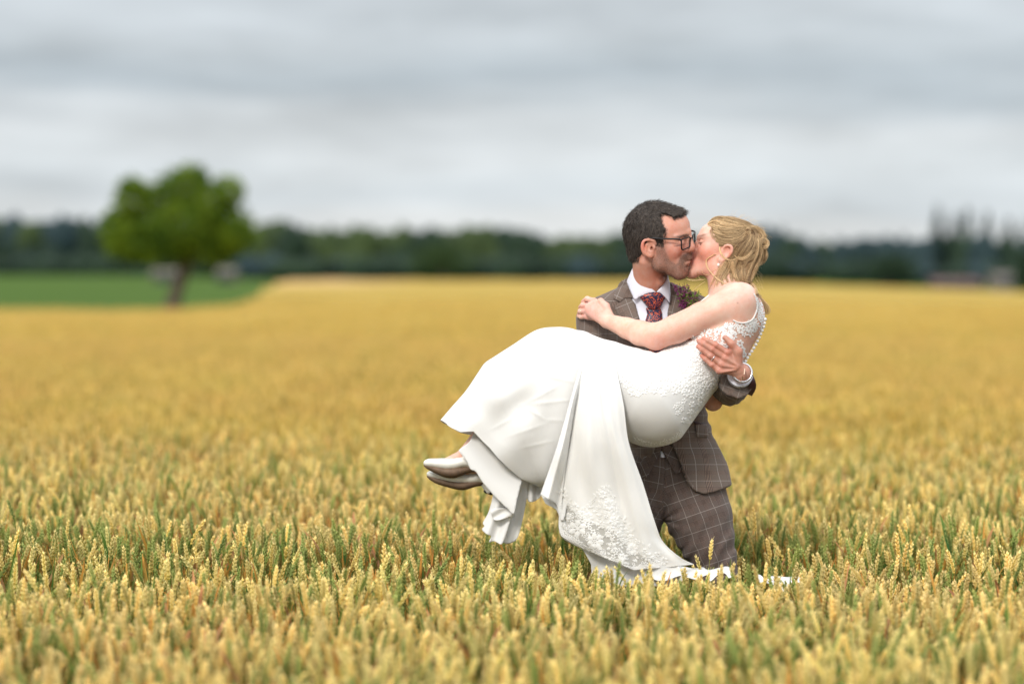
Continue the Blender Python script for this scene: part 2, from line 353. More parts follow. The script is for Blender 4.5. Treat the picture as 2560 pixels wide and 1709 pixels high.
for c, lo, hi_ in ((col_hi, -0.5, 99), (col_lo, 99.5, 999)):
    ci = ng.nodes.new('GeometryNodeCollectionInfo'); ci.inputs[0].default_value = c; ci.inputs[1].default_value = True; ci.inputs[2].default_value = True
    ip = ng.nodes.new('GeometryNodeInstanceOnPoints'); mp_ = ng.nodes.new('GeometryNodeMeshToPoints')
    ba = ng.nodes.new('FunctionNodeBooleanMath'); ba.operation = 'AND'
    ng.links.new(gmath('GREATER_THAN', attr('pidx', 'FLOAT'), lo), ba.inputs[0]); ng.links.new(gmath('LESS_THAN', attr('pidx', 'FLOAT'), hi_), ba.inputs[1])
    ng.links.new(gi.outputs[0], mp_.inputs[0]); ng.links.new(ba.outputs[0], mp_.inputs['Selection'])
    ng.links.new(mp_.outputs[0], ip.inputs['Points']); ng.links.new(ci.outputs[0], ip.inputs['Instance'])
    ip.inputs['Pick Instance'].default_value = True
    sb = ng.nodes.new('ShaderNodeMath'); sb.operation = 'SUBTRACT'; sb.inputs[1].default_value = 0.0 if lo < 0 else 100.0; ng.links.new(attr('pidx', 'FLOAT'), sb.inputs[0])
    fi = ng.nodes.new('FunctionNodeFloatToInt'); ng.links.new(sb.outputs[0], fi.inputs[0]); ng.links.new(fi.outputs[0], ip.inputs['Instance Index'])
    er = ng.nodes.new('FunctionNodeEulerToRotation'); ng.links.new(attr('prot', 'FLOAT_VECTOR'), er.inputs[0]); ng.links.new(er.outputs[0], ip.inputs['Rotation'])
    ng.links.new(attr('pscl', 'FLOAT'), ip.inputs['Scale']); ng.links.new(ip.outputs[0], jn.inputs[0])
ng.links.new(gi.outputs[0], jn.inputs[0]); ng.links.new(jn.outputs[0], go.inputs[0])
md = field.modifiers.new('scatter', 'NODES'); md.node_group = ng

# ------------------------------------------------------------------ trees
def foliage_mat(name, a, b_, scale=1.5):
    m, nt, b = mat_new(name); b.inputs['Roughness'].default_value = 0.7; b.inputs['Specular IOR Level'].default_value = 0.2
    g = N(nt, 'ShaderNodeNewGeometry'); n = N(nt, 'ShaderNodeTexNoise', Scale=scale, Detail=3.0); L(nt, g.outputs['Position'], n.inputs['Vector'])
    c = mix_(nt, ramp_(nt, n.outputs['Fac'], [(0.35, 0.0), (0.65, 1.0)]), a, b_); L(nt, c, b.inputs['Base Color'])
    tr = N(nt, 'ShaderNodeBsdfTranslucent'); L(nt, c, tr.inputs[0]); ms = N(nt, 'ShaderNodeMixShader'); ms.inputs[0].default_value = 0.3
    L(nt, b.outputs[0], ms.inputs[1]); L(nt, tr.outputs[0], ms.inputs[2]); L(nt, ms.outputs[0], nt.nodes['Material Output'].inputs[0]); return m
bark = simple("bark", (0.075, 0.055, 0.04), 0.9, var=0.4, scale=6)
def leaves(lobes, n, size):
    """n leaf-sized quads through the shells of ellipsoid lobes (cx,cy,cz,rx,ry,rz)"""
    vol = np.array([l[3]*l[4]*l[5] for l in lobes])**0.67; cnt = rng.multinomial(n, vol/vol.sum()); C = []
    for l, k in zip(lobes, cnt):
        d = rng.normal(size=(k, 3)); d /= np.linalg.norm(d, axis=1)[:, None]; r = rng.uniform(0.35, 1.0, k)**0.5 * (1+0.15*np.abs(rng.normal(size=k)))
        C.append(np.array(l[:3]) + d*r[:, None]*np.array(l[3:]))
    C = np.concatenate(C); n = len(C)
    u = rng.normal(size=(n, 3)); u /= np.linalg.norm(u, axis=1)[:, None]; v = np.cross(u, rng.normal(size=(n, 3))); v /= np.linalg.norm(v, axis=1)[:, None]
    s = size*rng.uniform(0.6, 1.4, n)[:, None]
    V = np.stack([C-u*s, C+v*s*.55, C+u*s, C-v*s*.55], 1).reshape(-1, 3); return V, np.arange(4*n).reshape(-1, 4)
def limb(pts, radii, nq=7):
    pts = np.array(pts, float); V = []; F = []
    for k, p in enumerate(pts):
        t = pts[min(k+1, len(pts)-1)]-pts[max(k-1, 0)]; t /= np.linalg.norm(t); u = np.cross(t, [0.31, 0.95, 0.02]); u /= np.linalg.norm(u); w_ = np.cross(t, u)
        for q in range(nq): a = 2*math.pi*q/nq; V.append(p+(u*math.cos(a)+w_*math.sin(a))*radii[k])
        if k:
            for q in range(nq): a = nq*(k-1); F.append((a+q, a+(q+1) % nq, a+nq+(q+1) % nq, a+nq+q))
    V.append(pts[-1]); e = len(V)-1; F += [(nq*(len(pts)-1)+q, nq*(len(pts)-1)+(q+1) % nq, e) for q in range(nq)]
    return V, F
def join(parts):
    V = []; F = []
    for v, f in parts:
        o = len(V); V.extend(list(v)); F.extend([tuple(int(a)+o for a in q) for q in f])
    return V, F
def far_pt(px, py, y): return np.array([(px-1280)*y/FPX, y, CAMZ-(py-HZ)*y/FPX])
# the lone leaning hawthorn at the field edge
ty = 73.0; sc = ty/FPX
lone = empty("hawthorn_tree", tuple(far_pt(428, 778, ty)), 'lone round-crowned green tree with a leaning trunk at the wheat field edge', 'tree')
Tp = lambda px, py, d=0: far_pt(px, py, ty+d)
limbs = [limb([Tp(428, 782), Tp(436, 745), Tp(452, 700), Tp(468, 660), Tp(476, 610)], [.30, .22, .19, .17, .13], 9),
         limb([Tp(462, 680), Tp(420, 620, .3), Tp(360, 560, .5), Tp(320, 510, .5)], [.13, .10, .06, .02]),
         limb([Tp(468, 650), Tp(520, 600, -.4), Tp(575, 560, -.4)], [.12, .08, .02]),
         limb([Tp(474, 620), Tp(462, 540, .2), Tp(470, 460, .2)], [.12, .08, .02]),
         limb([Tp(472, 640), Tp(430, 570, -.6), Tp(400, 500, -.8)], [.10, .06, .02]),
         limb([Tp(472, 640), Tp(520, 540, .7), Tp(560, 490, .8)], [.10, .06, .02])]
v, f = join(limbs); mesh_obj("trunk", v, f, bark, lone)
lob = []
for (px, py, rx, ry, dd) in [(460, 470, 70, 45, 0), (405, 505, 55, 45, .4), (340, 500, 48, 42, 0), (520, 510, 60, 50, -.2), (570, 560, 55, 50, .3), (320, 560, 45, 50, .2), (455, 560, 90, 60, -.6),
                             (390, 610, 90, 55, -.2), (300, 605, 40, 40, 0), (520, 620, 70, 45, .2), (590, 585, 48, 40, -.3), (460, 550, 90, 60, .9), (345, 625, 52, 34, .3), (480, 440, 38, 28, .1), (330, 590, 62, 44, -.3), (555, 610, 52, 40, .4), (290, 560, 36, 36, .2), (570, 480, 38, 38, .1), (330, 470, 32, 26, -.2), (430, 620, 60, 30, .3)]:
    p = Tp(px, py, dd); lob.append((*p, rx*sc, 0.75+rx*sc*.4, ry*sc))
v, f = leaves(lob, 16500, 0.085); mesh_obj("crown", v, f, foliage_mat("hawthorn_leaves", (0.036, 0.088, 0.006), (0.17, 0.25, 0.016), 1.6), lone, smooth=False)
# far wood: one mass of crowns along the skyline (silhouette read off the photograph), 300 m and more away
sky_px = [-500, -200, 0, 60, 120, 180, 240, 300, 400, 640, 700, 760, 850, 1000, 1150, 1230, 1300, 1400, 1500, 1560, 1700, 1900, 1930, 1990, 2050, 2100, 2180, 2260, 2400, 2560, 2700, 3000]
sky_y = [545, 540, 545, 540, 548, 545, 560, 560, 555, 560, 548, 562, 568, 570, 568, 560, 575, 590, 585, 580, 585, 570, 570, 590, 606, 598, 592, 590, 588, 596, 590, 600]
wood_m = [foliage_mat("wood_leaves_dark", (0.012, 0.028, 0.018), (0.026, 0.050, 0.024), 0.08), foliage_mat("wood_leaves_light", (0.034, 0.056, 0.02), (0.058, 0.088, 0.026), 0.08), foliage_mat("wood_leaves_haze_tint", (0.020, 0.042, 0.046), (0.034, 0.060, 0.064), 0.08)]  # last one: distance haze put into the leaf colour as a bluish tint
def crown_blob(c, r, seed, sub=2):
    import bmesh
    bm = bmesh.new(); bmesh.ops.create_icosphere(bm, subdivisions=sub, radius=1.0)
    V = np.array([v.co[:] for v in bm.verts]); F = [tuple(v.index for v in f_.verts) for f_ in bm.faces]; bm.free()
    k = np.array([noise.noise(Vector(v)*2.3+Vector((seed*3.7, seed, 0))) for v in V]); k2 = np.array([noise.noise(Vector(v)*5.5+Vector((seed*1.7, 0, seed))) for v in V])
    return V*(1+0.28*k+0.2*k2)[:, None]*np.array(r)+np.array(c), F
wv = []; wf = []; wmi = []
def addw(v, f, mi):
    o = len(wv); wv.extend(list(v)); wf.extend([tuple(int(a)+o for a in q) for q in f]); wmi.extend([mi]*len(f))
px = -600.0; k = 0
while px < 3100:
    yb = rng.uniform(330, 460); top = np.interp(px, sky_px, sky_y) + rng.uniform(-3, 14); wd = rng.uniform(38, 75)
    base = float(np.interp(px, [1800, 2560], [700, 724]))
    bc = far_pt(px, base, yb); h = (base-top)*yb/FPX; R = wd*yb/FPX*.62
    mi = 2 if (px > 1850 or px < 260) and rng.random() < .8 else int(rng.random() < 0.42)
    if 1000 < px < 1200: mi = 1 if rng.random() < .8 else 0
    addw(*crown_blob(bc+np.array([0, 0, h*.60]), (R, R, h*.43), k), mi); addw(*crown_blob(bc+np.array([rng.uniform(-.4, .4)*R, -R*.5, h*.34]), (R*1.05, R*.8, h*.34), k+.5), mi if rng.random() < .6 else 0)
    addw(*limb([bc-[0, 0, 1], bc+[0, 0, h*.5]], [.35, .2], 5), 0)
    px += wd*rng.uniform(.35, .6); k += 1
for q in range(150):     # underwood and front edge, closing the gaps between the trunks
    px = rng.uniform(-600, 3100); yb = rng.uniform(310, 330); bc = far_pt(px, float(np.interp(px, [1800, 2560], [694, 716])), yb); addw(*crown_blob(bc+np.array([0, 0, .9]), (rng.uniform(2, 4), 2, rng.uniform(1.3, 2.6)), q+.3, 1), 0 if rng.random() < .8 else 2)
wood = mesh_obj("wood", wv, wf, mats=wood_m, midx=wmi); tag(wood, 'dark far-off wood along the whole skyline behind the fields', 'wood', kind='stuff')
# individual trees and bushes in front of it
def bush(name, px, ytop, ybase, wpx, dist, label, mat, cat='bush', group=None, n=3500, spiky=False):
    b0 = far_pt(px, ybase, dist); h = (ybase-ytop)*dist/FPX; R = wpx*.5*dist/FPX; t = empty(name, tuple(b0), label, cat, group); ls = []
    if spiky:
        for q in range(7): s = q/6; ls.append((b0[0]+rng.uniform(-.15, .15)*R, dist, b0[2]+h*(.18+.76*s), R*(1-.75*s), R*(1-.75*s), h*.14))
    else:
        for q in range(9):
            a = rng.uniform(0, 6.28); rr = rng.uniform(.1, .55)*R; ls.append((b0[0]+math.cos(a)*rr, dist+math.sin(a)*rr, b0[2]+h*rng.uniform(.35, .68), R*.5, R*.5, h*.34))
        ls.append((b0[0], dist, b0[2]+h*.72, R*.45, R*.45, h*.27)); ls.append((b0[0], dist, b0[2]+h*.3, R*.8, R*.8, h*.3))
    v, f = leaves(ls, n, h*.035); mesh_obj("crown", v, f, mat, t, smooth=False)
    v, f = limb([b0-[0, 0, .3], b0+[0, 0, h*.3], b0+[0, 0, h*(.9 if spiky else .6)]], [R*.09+.05, R*.07+.04, .04]); mesh_obj("trunk", v, f, bark, t); return t
dkm = foliage_mat("bush_leaves", (0.012, 0.030, 0.016), (0.028, 0.052, 0.022), .3)
bush("round_bush", 2222, 632, 724, 175, 160, 'low dark rounded bush at the far right edge of the wheat', dkm)
bush("dark_tree", 2585, 600, 735, 130, 165, 'dark tree cut by the right edge of the picture', dkm, 'tree')
bush("green_tree", 1105, 605, 694, 190, 290, 'broad lighter green tree at the middle of the far wood edge', foliage_mat("green_tree_leaves", (0.030, 0.055, 0.014), (0.055, 0.088, 0.022), .2), 'tree')
pop = foliage_mat("poplar_leaves", (0.022, 0.045, 0.036), (0.045, 0.075, 0.055), .3)
pl = ['tallest slim poplar at the left of the spiky row above the far wood', 'second slim poplar of the row above the far wood', 'middle slim poplar of the row above the far wood', 'slim poplar between the middle one and the right end of the row', 'narrow poplar last but one on the right of the row', 'poplar nearest the right edge of the picture']
for (px_, yt), lb in zip([(2345, 528), (2385, 545), (2418, 532), (2470, 540), (2520, 556), (2560, 562)], pl):
    bush("poplar_tree", px_, yt, 690, 42, 420, lb, pop, 'tree', 'slim poplars on the skyline', 2200, True)
# small far buildings under the wood (only blurred patches in the photo)
def cottage(px, ybase, wpx, hpx, dist, wallc, roofc, label, name="cottage"):
    b0 = far_pt(px, ybase, dist); s = dist/FPX; w_, h_ = wpx*s, hpx*s; t = empty(name, tuple(b0), label, 'house'); dpt = 5.0
    x0, x1, y0, y1, z0, z1 = b0[0]-w_/2, b0[0]+w_/2, dist, dist+dpt, b0[2]-.5, b0[2]+h_*.58
    V = [(x0, y0, z0), (x1, y0, z0), (x1, y1, z0), (x0, y1, z0), (x0, y0, z1), (x1, y0, z1), (x1, y1, z1), (x0, y1, z1), (x0, (y0+y1)/2, b0[2]+h_*.97), (x1, (y0+y1)/2, b0[2]+h_*.97)]
    mesh_obj("wall", V, [(0, 1, 5, 4), (1, 2, 6, 9, 5), (2, 3, 7, 6), (3, 0, 4, 8, 7)], simple("wall_"+name, wallc, .9, var=.15, scale=2), t, smooth=False)
    o_ = .25; R_ = [(x0-o_, y0-o_, z1-.1), (x1+o_, y0-o_, z1-.1), (x1+o_, (y0+y1)/2, b0[2]+h_), (x0-o_, (y0+y1)/2, b0[2]+h_), (x0-o_, y1+o_, z1-.1), (x1+o_, y1+o_, z1-.1)]
    ro = mesh_obj("roof", R_, [(0, 1, 2, 3), (3, 2, 5, 4)], simple("roof_"+name, roofc, .8, var=.2, scale=2), t, smooth=False); add_solid(ro, .12)
    for q in range(2):
        cx = x0+w_*(.28+.44*q); zz_ = b0[2]+h_*.30; mesh_obj("window", [(cx-.45, y0-.03, zz_-.45), (cx+.45, y0-.03, zz_-.45), (cx+.45, y0-.03, zz_+.45), (cx-.45, y0-.03, zz_+.45)], [(0, 1, 2, 3)], simple("window_glass", (.05, .06, .07), .2), t, smooth=False)
cottage(2395, 724, 110, 28, 230, (0.13, 0.09, 0.075), (0.10, 0.055, 0.05), 'low red-roofed house among the trees at the right')
cottage(2515, 716, 46, 34, 245, (0.24, 0.20, 0.16), (0.10, 0.08, 0.07), 'pale stone house close to the right edge under the trees')
cottage(412, 702, 60, 28, 200, (0.20, 0.16, 0.095), (0.14, 0.12, 0.08), 'pale cottage seen left of the leaning trunk')
cottage(562, 704, 34, 34, 210, (0.18, 0.155, 0.10), (0.12, 0.11, 0.08), 'small pale cottage seen right of the leaning trunk')

# ------------------------------------------------------------------ sculpting tools: signed distance shapes in photo-pixel space
# (px, py, d) with d in pixels behind the subject plane; 1 px = 1.25 mm. Meshed with surface nets, then mapped to the world with W.
def Wv(P):
    P = np.asarray(P, float); Y = Y0 + P[..., 2]/PXM
    return np.stack([(P[..., 0]-1280.0)*Y/FPX, Y, CAMZ-(P[..., 1]-HZ)*Y/FPX], -1)
def hashn(i):
    i = i.astype(np.int64); h = (i[..., 0]*374761393 + i[..., 1]*668265263 + i[..., 2]*2147483647) & 0xffffffff
    h = ((h ^ (h >> 13))*1274126177) & 0xffffffff; return ((h ^ (h >> 16)) & 0xffff)/65535.0
def vnoise(P):
    i = np.floor(P); f = P-i; f = f*f*(3-2*f); r = 0
    for a in (0, 1):
        for b in (0, 1):
            for c in (0, 1):
                wgt = (f[..., 0] if a else 1-f[..., 0])*(f[..., 1] if b else 1-f[..., 1])*(f[..., 2] if c else 1-f[..., 2])
                r = r + wgt*hashn(i+np.array([a, b, c]))
    return r*2-1
def poly_sd(P2, poly):
    """signed distance to a 2-D polygon, negative inside"""
    poly = np.asarray(poly, float); n = len(poly); d = np.full(len(P2), 1e9); ins = np.zeros(len(P2), bool)
    for k in range(n):
        a, b = poly[k], poly[(k+1) % n]; e = b-a; w_ = P2-a
        t = np.clip((w_@e)/(e@e+1e-12), 0, 1); d = np.minimum(d, ((w_-t[:, None]*e)**2).sum(1))
        c = ((a[1] <= P2[:, 1]) & (b[1] > P2[:, 1])) | ((b[1] <= P2[:, 1]) & (a[1] > P2[:, 1]))
        xi = a[0]+(P2[:, 1]-a[1])/(e[1] if abs(e[1]) > 1e-9 else 1e-9)*e[0]
        ins ^= c & (P2[:, 0] < xi)
    return np.sqrt(d)*np.where(ins, -1, 1)
class SDF:
    def __init__(s): s.ops = []; s.disp = None
    def _add(s, f, lo, hi, k, mode): s.ops.append((f, np.array(lo, float)-k-14, np.array(hi, float)+k+14, k, mode)); return s
    def cap(s, a, b, ra, rb, k=8.0, mode='add', flat=None):
        a, b = np.array(a, float), np.array(b, float); e = b-a; ee = e@e+1e-9
        def f(P):
            w_ = P-a; t = np.clip((w_@e)/ee, 0, 1); q = w_-t[:, None]*e
            if flat is not None: q = q/np.array(flat)
            return np.sqrt((q**2).sum(1)) - (ra+(rb-ra)*t)
        R = max(ra, rb); fl = np.array(flat) if flat is not None else np.ones(3)
        return s._add(f, np.minimum(a, b)-R*fl, np.maximum(a, b)+R*fl, k, mode)
    def chain(s, pts, rad, k=8.0, mode='add', flat=None):
        for i in range(len(pts)-1): s.cap(pts[i], pts[i+1], rad[i], rad[i+1], k if i == 0 else min(k, 6.0)*1.0, mode, flat)
        return s
    def ell(s, c, r, ang=0.0, k=8.0, mode='add', M=None):
        """ellipsoid; ang rotates it in the picture plane (degrees)"""
        c = np.array(c, float); r = np.array(r, float)
        if M is None:
            ca, sa = math.cos(math.radians(ang)), math.sin(math.radians(ang)); M = np.array([[ca, sa, 0], [-sa, ca, 0], [0, 0, 1.0]])
        def f(P):
            q = (P-c)@M.T; k0 = np.sqrt(((q/r)**2).sum(1)); k1 = np.sqrt(((q/r**2)**2).sum(1))+1e-9; return k0*(k0-1)/k1
        R = r.max(); return s._add(f, c-R, c+R, k, mode)
    def custom(s, f, lo, hi, k=4.0, mode='add'): return s._add(f, lo, hi, k, mode)
    def prism(s, poly, d0, d1, k=3.0, mode='and'):
        poly = np.array(poly, float)
        def f(P): return np.maximum(poly_sd(P[:, :2], poly), np.maximum(d0-P[:, 2], P[:, 2]-d1))
        lo = [poly[:, 0].min(), poly[:, 1].min(), d0]; hi = [poly[:, 0].max(), poly[:, 1].max(), d1]
        if mode == 'and': lo, hi = [-1e5]*3, [1e5]*3
        return s._add(f, lo, hi, k, mode)
    def ev(s, P, ops=None):
        d = np.full(len(P), 60.0)
        lo, hi = P.min(0), P.max(0)
        for f, l, h, k, mode in (s.ops if ops is None else ops):
            if (l > hi).any() or (h < lo).any(): continue
            v = f(P)
            if mode == 'add': hh = np.maximum(k-np.abs(d-v), 0)/k; d = np.minimum(d, v)-hh*hh*k*.25
            elif mode == 'sub': v = -v; hh = np.maximum(k-np.abs(d-v), 0)/k; d = np.maximum(d, v)+hh*hh*k*.25
            else: hh = np.maximum(k-np.abs(d-v), 0)/k; d = np.maximum(d, v)+hh*hh*k*.25
        if s.disp is not None: d = d + s.disp(P)
        return d
    def mesh(s, res=1.3, B=20, smooth=0):
        adds = [o for o in s.ops if o[4] == 'add']; lo = np.min([o[1] for o in adds], 0); hi = np.max([o[2] for o in adds], 0)
        n = np.ceil((hi-lo)/(res*B)).astype(int); G = np.stack(np.meshgrid(*[np.arange(k) for k in n], indexing='ij'), -1).reshape(-1, 3)
        half = res*B/2; cen = lo+(G+.5)*res*B; keep = []
        for g, c in zip(G, cen):
            blo, bhi = c-half, c+half
            if not any((o[1]-0 <= bhi).all() and (o[2] >= blo).all() for o in adds): continue
            keep.append(g)
        span = np.arange(-1, B+1); L3 = np.stack(np.meshgrid(span, span, span, indexing='ij'), -1).reshape(-1, 3); m = B+2
        NX = int(n.max()+2)*B+4; ids = []; pos = []; quads = []
        for g in keep:
            P = lo+(g*B+L3)*res
            c = s.ev(P[[0, m*m*m//2, m*m*m-1]].mean(0, keepdims=True).repeat(2, 0)+np.array([[0, 0, 0], [.1, .1, .1]]))
            if abs(c[0]) > half*1.75*1.4 and abs(c[0]) < 59: continue
            D = s.ev(P).reshape(m, m, m); ins = D < 0
            if ins.all() or not ins.any(): continue
            # cells
            acc = np.zeros((m-1, m-1, m-1, 3)); cnt = np.zeros((m-1, m-1, m-1)); ar = np.arange(m)
            for ax in range(3):
                sl0 = [slice(None)]*3; sl1 = [slice(None)]*3; sl0[ax] = slice(0, m-1); sl1[ax] = slice(1, m)
                a, b = D[tuple(sl0)], D[tuple(sl1)]; cr = (a < 0) != (b < 0); t = np.where(cr, a/(a-b+1e-12), 0)
                base = np.stack(np.meshgrid(*[np.arange(k) for k in a.shape], indexing='ij'), -1).astype(float); base[..., ax] += t
                oth = [q for q in range(3) if q != ax]
                for u in (0, 1):
                    for v in (0, 1):
                        s3 = [slice(None)]*3; s3[oth[0]] = slice(u, u+m-1); s3[oth[1]] = slice(v, v+m-1); s3 = tuple(s3)
                        acc += np.where(cr[s3][..., None], base[s3], 0); cnt += cr[s3]
                # quads around crossing edges based inside the block
                e = np.argwhere(cr[tuple(slice(1, m-1) if q == ax else slice(1, m-1) for q in range(3))])+1
                if len(e):
                    flip = D[e[:, 0], e[:, 1], e[:, 2]] < 0
                    q = []
                    for (u, v) in ((-1, -1), (0, -1), (0, 0), (-1, 0)):
                        cc = e.copy(); cc[:, oth[0]] += u; cc[:, oth[1]] += v
                        gc = g*B+cc-1+1; q.append((gc[:, 0]*NX+gc[:, 1])*NX+gc[:, 2])
                    q = np.stack(q, 1)
                    if ax == 1: flip = ~flip
                    q[flip] = q[flip][:, ::-1]; quads.append(q)
            cell = np.argwhere(cnt > 0); p = acc[cnt > 0]/cnt[cnt > 0][:, None]
            gc = g*B+cell; ids.append((gc[:, 0]*NX+gc[:, 1])*NX+gc[:, 2]); pos.append(lo+(g*B+p-1)*res)
        ids = np.concatenate(ids); pos = np.concatenate(pos); Q = np.concatenate(quads)
        u, first = np.unique(ids, return_index=True); P = pos[first]; F = np.searchsorted(u, Q)
        F = np.clip(F, 0, len(u)-1); ok = (u[F] == Q).all(1); F = F[ok]
        used = np.unique(F); mp = np.full(len(u), -1); mp[used] = np.arange(len(used)); P = P[used]; F = mp[F]
        if smooth:
            e = np.concatenate([F[:, [0, 1]], F[:, [1, 2]], F[:, [2, 3]], F[:, [3, 0]]]); e = np.concatenate([e, e[:, ::-1]])
            for _ in range(smooth):
                n_ = len(P); c = np.bincount(e[:, 0], minlength=n_)[:, None]; A = np.stack([np.bincount(e[:, 0], weights=P[e[:, 1], q_], minlength=n_) for q_ in range(3)], 1); P = P*.4+.6*A/c
        return P, F
def flipF(F): return F[:, ::-1]
def bvh(Pw, F): return BVHTree.FromPolygons([tuple(v) for v in Pw], [tuple(int(i) for i in f) for f in F])
import time as _tm
_T0=[_tm.time()]
def sdf_obj(name, s, res, mat, parent, attr=None, mapf=Wv, smooth=0, extra=None, disp=None):
    P, F = s.mesh(res, smooth=smooth)
    if disp is not None: P = disp(P)
    F = flipF(F); Vw = mapf(P); at = attr(P) if attr else {}
    if extra:
        for (P2, F2, V2, at2) in extra:
            for k in at: at[k] = np.concatenate([at[k], at2[k]])
            F = np.concatenate([F, F2+len(Vw)]); Vw = np.concatenate([Vw, V2])
    o = mesh_obj(name, Vw, F, mat, parent, attrs=at); o['_n'] = len(Vw); del o['_n']
    return o, P, Vw, F
CAMV = Vector((0, 0, CAMZ))
def ray_px(tree, px, py, dfrom=-2.0):
    """first hit of a level look at (px,py) on a mesh -> world point, normal"""
    tgt = Vector(W(px, py, 0)); dr = (tgt-CAMV).normalized(); h = tree.ray_cast(CAMV+dr*3.0, dr)
    return h[0], h[1]
def patch(poly, tree, step=4.0, off=0.0015, dflt=0.0, bulge=None, depthf=None):
    """cloth patch cut to a pixel outline and laid on a surface; returns px points, world points, triangles"""
    poly = [tuple(map(float, p)) for p in poly]; B = []
    for a, b in zip(poly, poly[1:]+poly[:1]):
        n = max(1, int(math.hypot(b[0]-a[0], b[1]-a[1])/step)); B += [(a[0]+(b[0]-a[0])*k/n, a[1]+(b[1]-a[1])*k/n) for k in range(n)]
    arr = np.array(poly); gx = np.arange(arr[:, 0].min(), arr[:, 0].max(), step); gy = np.arange(arr[:, 1].min(), arr[:, 1].max(), step)
    G = np.stack(np.meshgrid(gx, gy), -1).reshape(-1, 2); G = G[poly_sd(G, arr) < -step*.45] if len(G) else G
    pts = [Vector(p) for p in B]+[Vector(p) for p in G]; nb = len(B)
    vo, eo, fo, *_ = geometry.delaunay_2d_cdt(pts, [], [list(range(nb))], 1, 1e-4)
    P2 = np.array([v[:] for v in vo]); sd = -poly_sd(P2, arr); Wp = []; last = dflt
    D = np.full(len(P2), np.nan)
    if tree is not None:
        for k, (x, y) in enumerate(P2):
            h, nrm = ray_px(tree, x, y)
            if h is not None: D[k] = h.y-Y0
    if depthf is not None: D = np.fmin(D, np.array([depthf(x, y) for x, y in P2])/PXM)
    good = ~np.isnan(D)
    if good.any() and not good.all():
        for k in np.where(~good)[0]: j = np.argmin(((P2[good]-P2[k])**2).sum(1)); D[k] = D[good][j]
    elif not good.any(): D[:] = dflt
    for k, (x, y) in enumerate(P2):
        b = bulge(x, y, sd[k]) if bulge else 0.0; Wp.append(W(x, y, D[k]-off-b))
    F = []
    for f in fo:
        a, b, c = (P2[i] for i in f[:3]); cr = (b[0]-a[0])*(c[1]-a[1])-(b[1]-a[1])*(c[0]-a[0])
        F.append(tuple(f) if cr < 0 else tuple(reversed(f)))
    return P2, np.array(Wp), F
def resample(pts, n):
    pts = np.array(pts, float); s = np.r_[0, np.cumsum(np.linalg.norm(np.diff(pts, axis=0), axis=1))]; t = np.linspace(0, s[-1], n)
    return np.stack([np.interp(t, s, pts[:, k]) for k in range(pts.shape[1])], 1)
def closed(pts, n=None, k=5):
    p = [tuple(q) for q in pts]; p = [p[-1]]+p+[p[0], p[1]]; s = spline(p, (len(p)-1)*k+1); return [tuple(q) for q in s[k:-2*k]]
def spline(pts, n):
    """Catmull-Rom through pts, n samples"""
    p = np.array(pts, float); p = np.vstack([2*p[0]-p[1], p, 2*p[-1]-p[-2]]); m = len(p)-3; t = np.linspace(0, m-1e-6, n); i = t.astype(int); f = (t-i)[:, None]
    a, b, c, d = p[i], p[i+1], p[i+2], p[i+3]
    return 0.5*((2*b)+(c-a)*f+(2*a-5*b+4*c-d)*f**2+(3*b-a-3*c+d)*f**3)
def tubes(curves, radii, nq=3):
    """many thin strands -> V, F (quads); curves: list of (n,3) world arrays, radii: list of (n,) arrays"""
    VV = []; FF = []; o = 0
    for c, r in zip(curves, radii):
        n = len(c); t = np.gradient(c, axis=0); t /= np.linalg.norm(t, axis=1)[:, None]+1e-12
        u = np.cross(t, [0.21, 0.95, 0.13]); u /= np.linalg.norm(u, axis=1)[:, None]+1e-12; w_ = np.cross(t, u)
        a = np.arange(nq)*2*np.pi/nq; ring = c[:, None]+(u[:, None]*np.cos(a)[None, :, None]+w_[:, None]*np.sin(a)[None, :, None])*r[:, None, None]
        VV.append(ring.reshape(-1, 3)); i = np.arange(n-1)[:, None]*nq; q = np.arange(nq)[None]; q2 = (q+1) % nq
        FF.append(np.stack([i+q, i+q2, i+nq+q2, i+nq+q], -1).reshape(-1, 4)+o); o += n*nq
    return np.concatenate(VV), np.concatenate(FF)

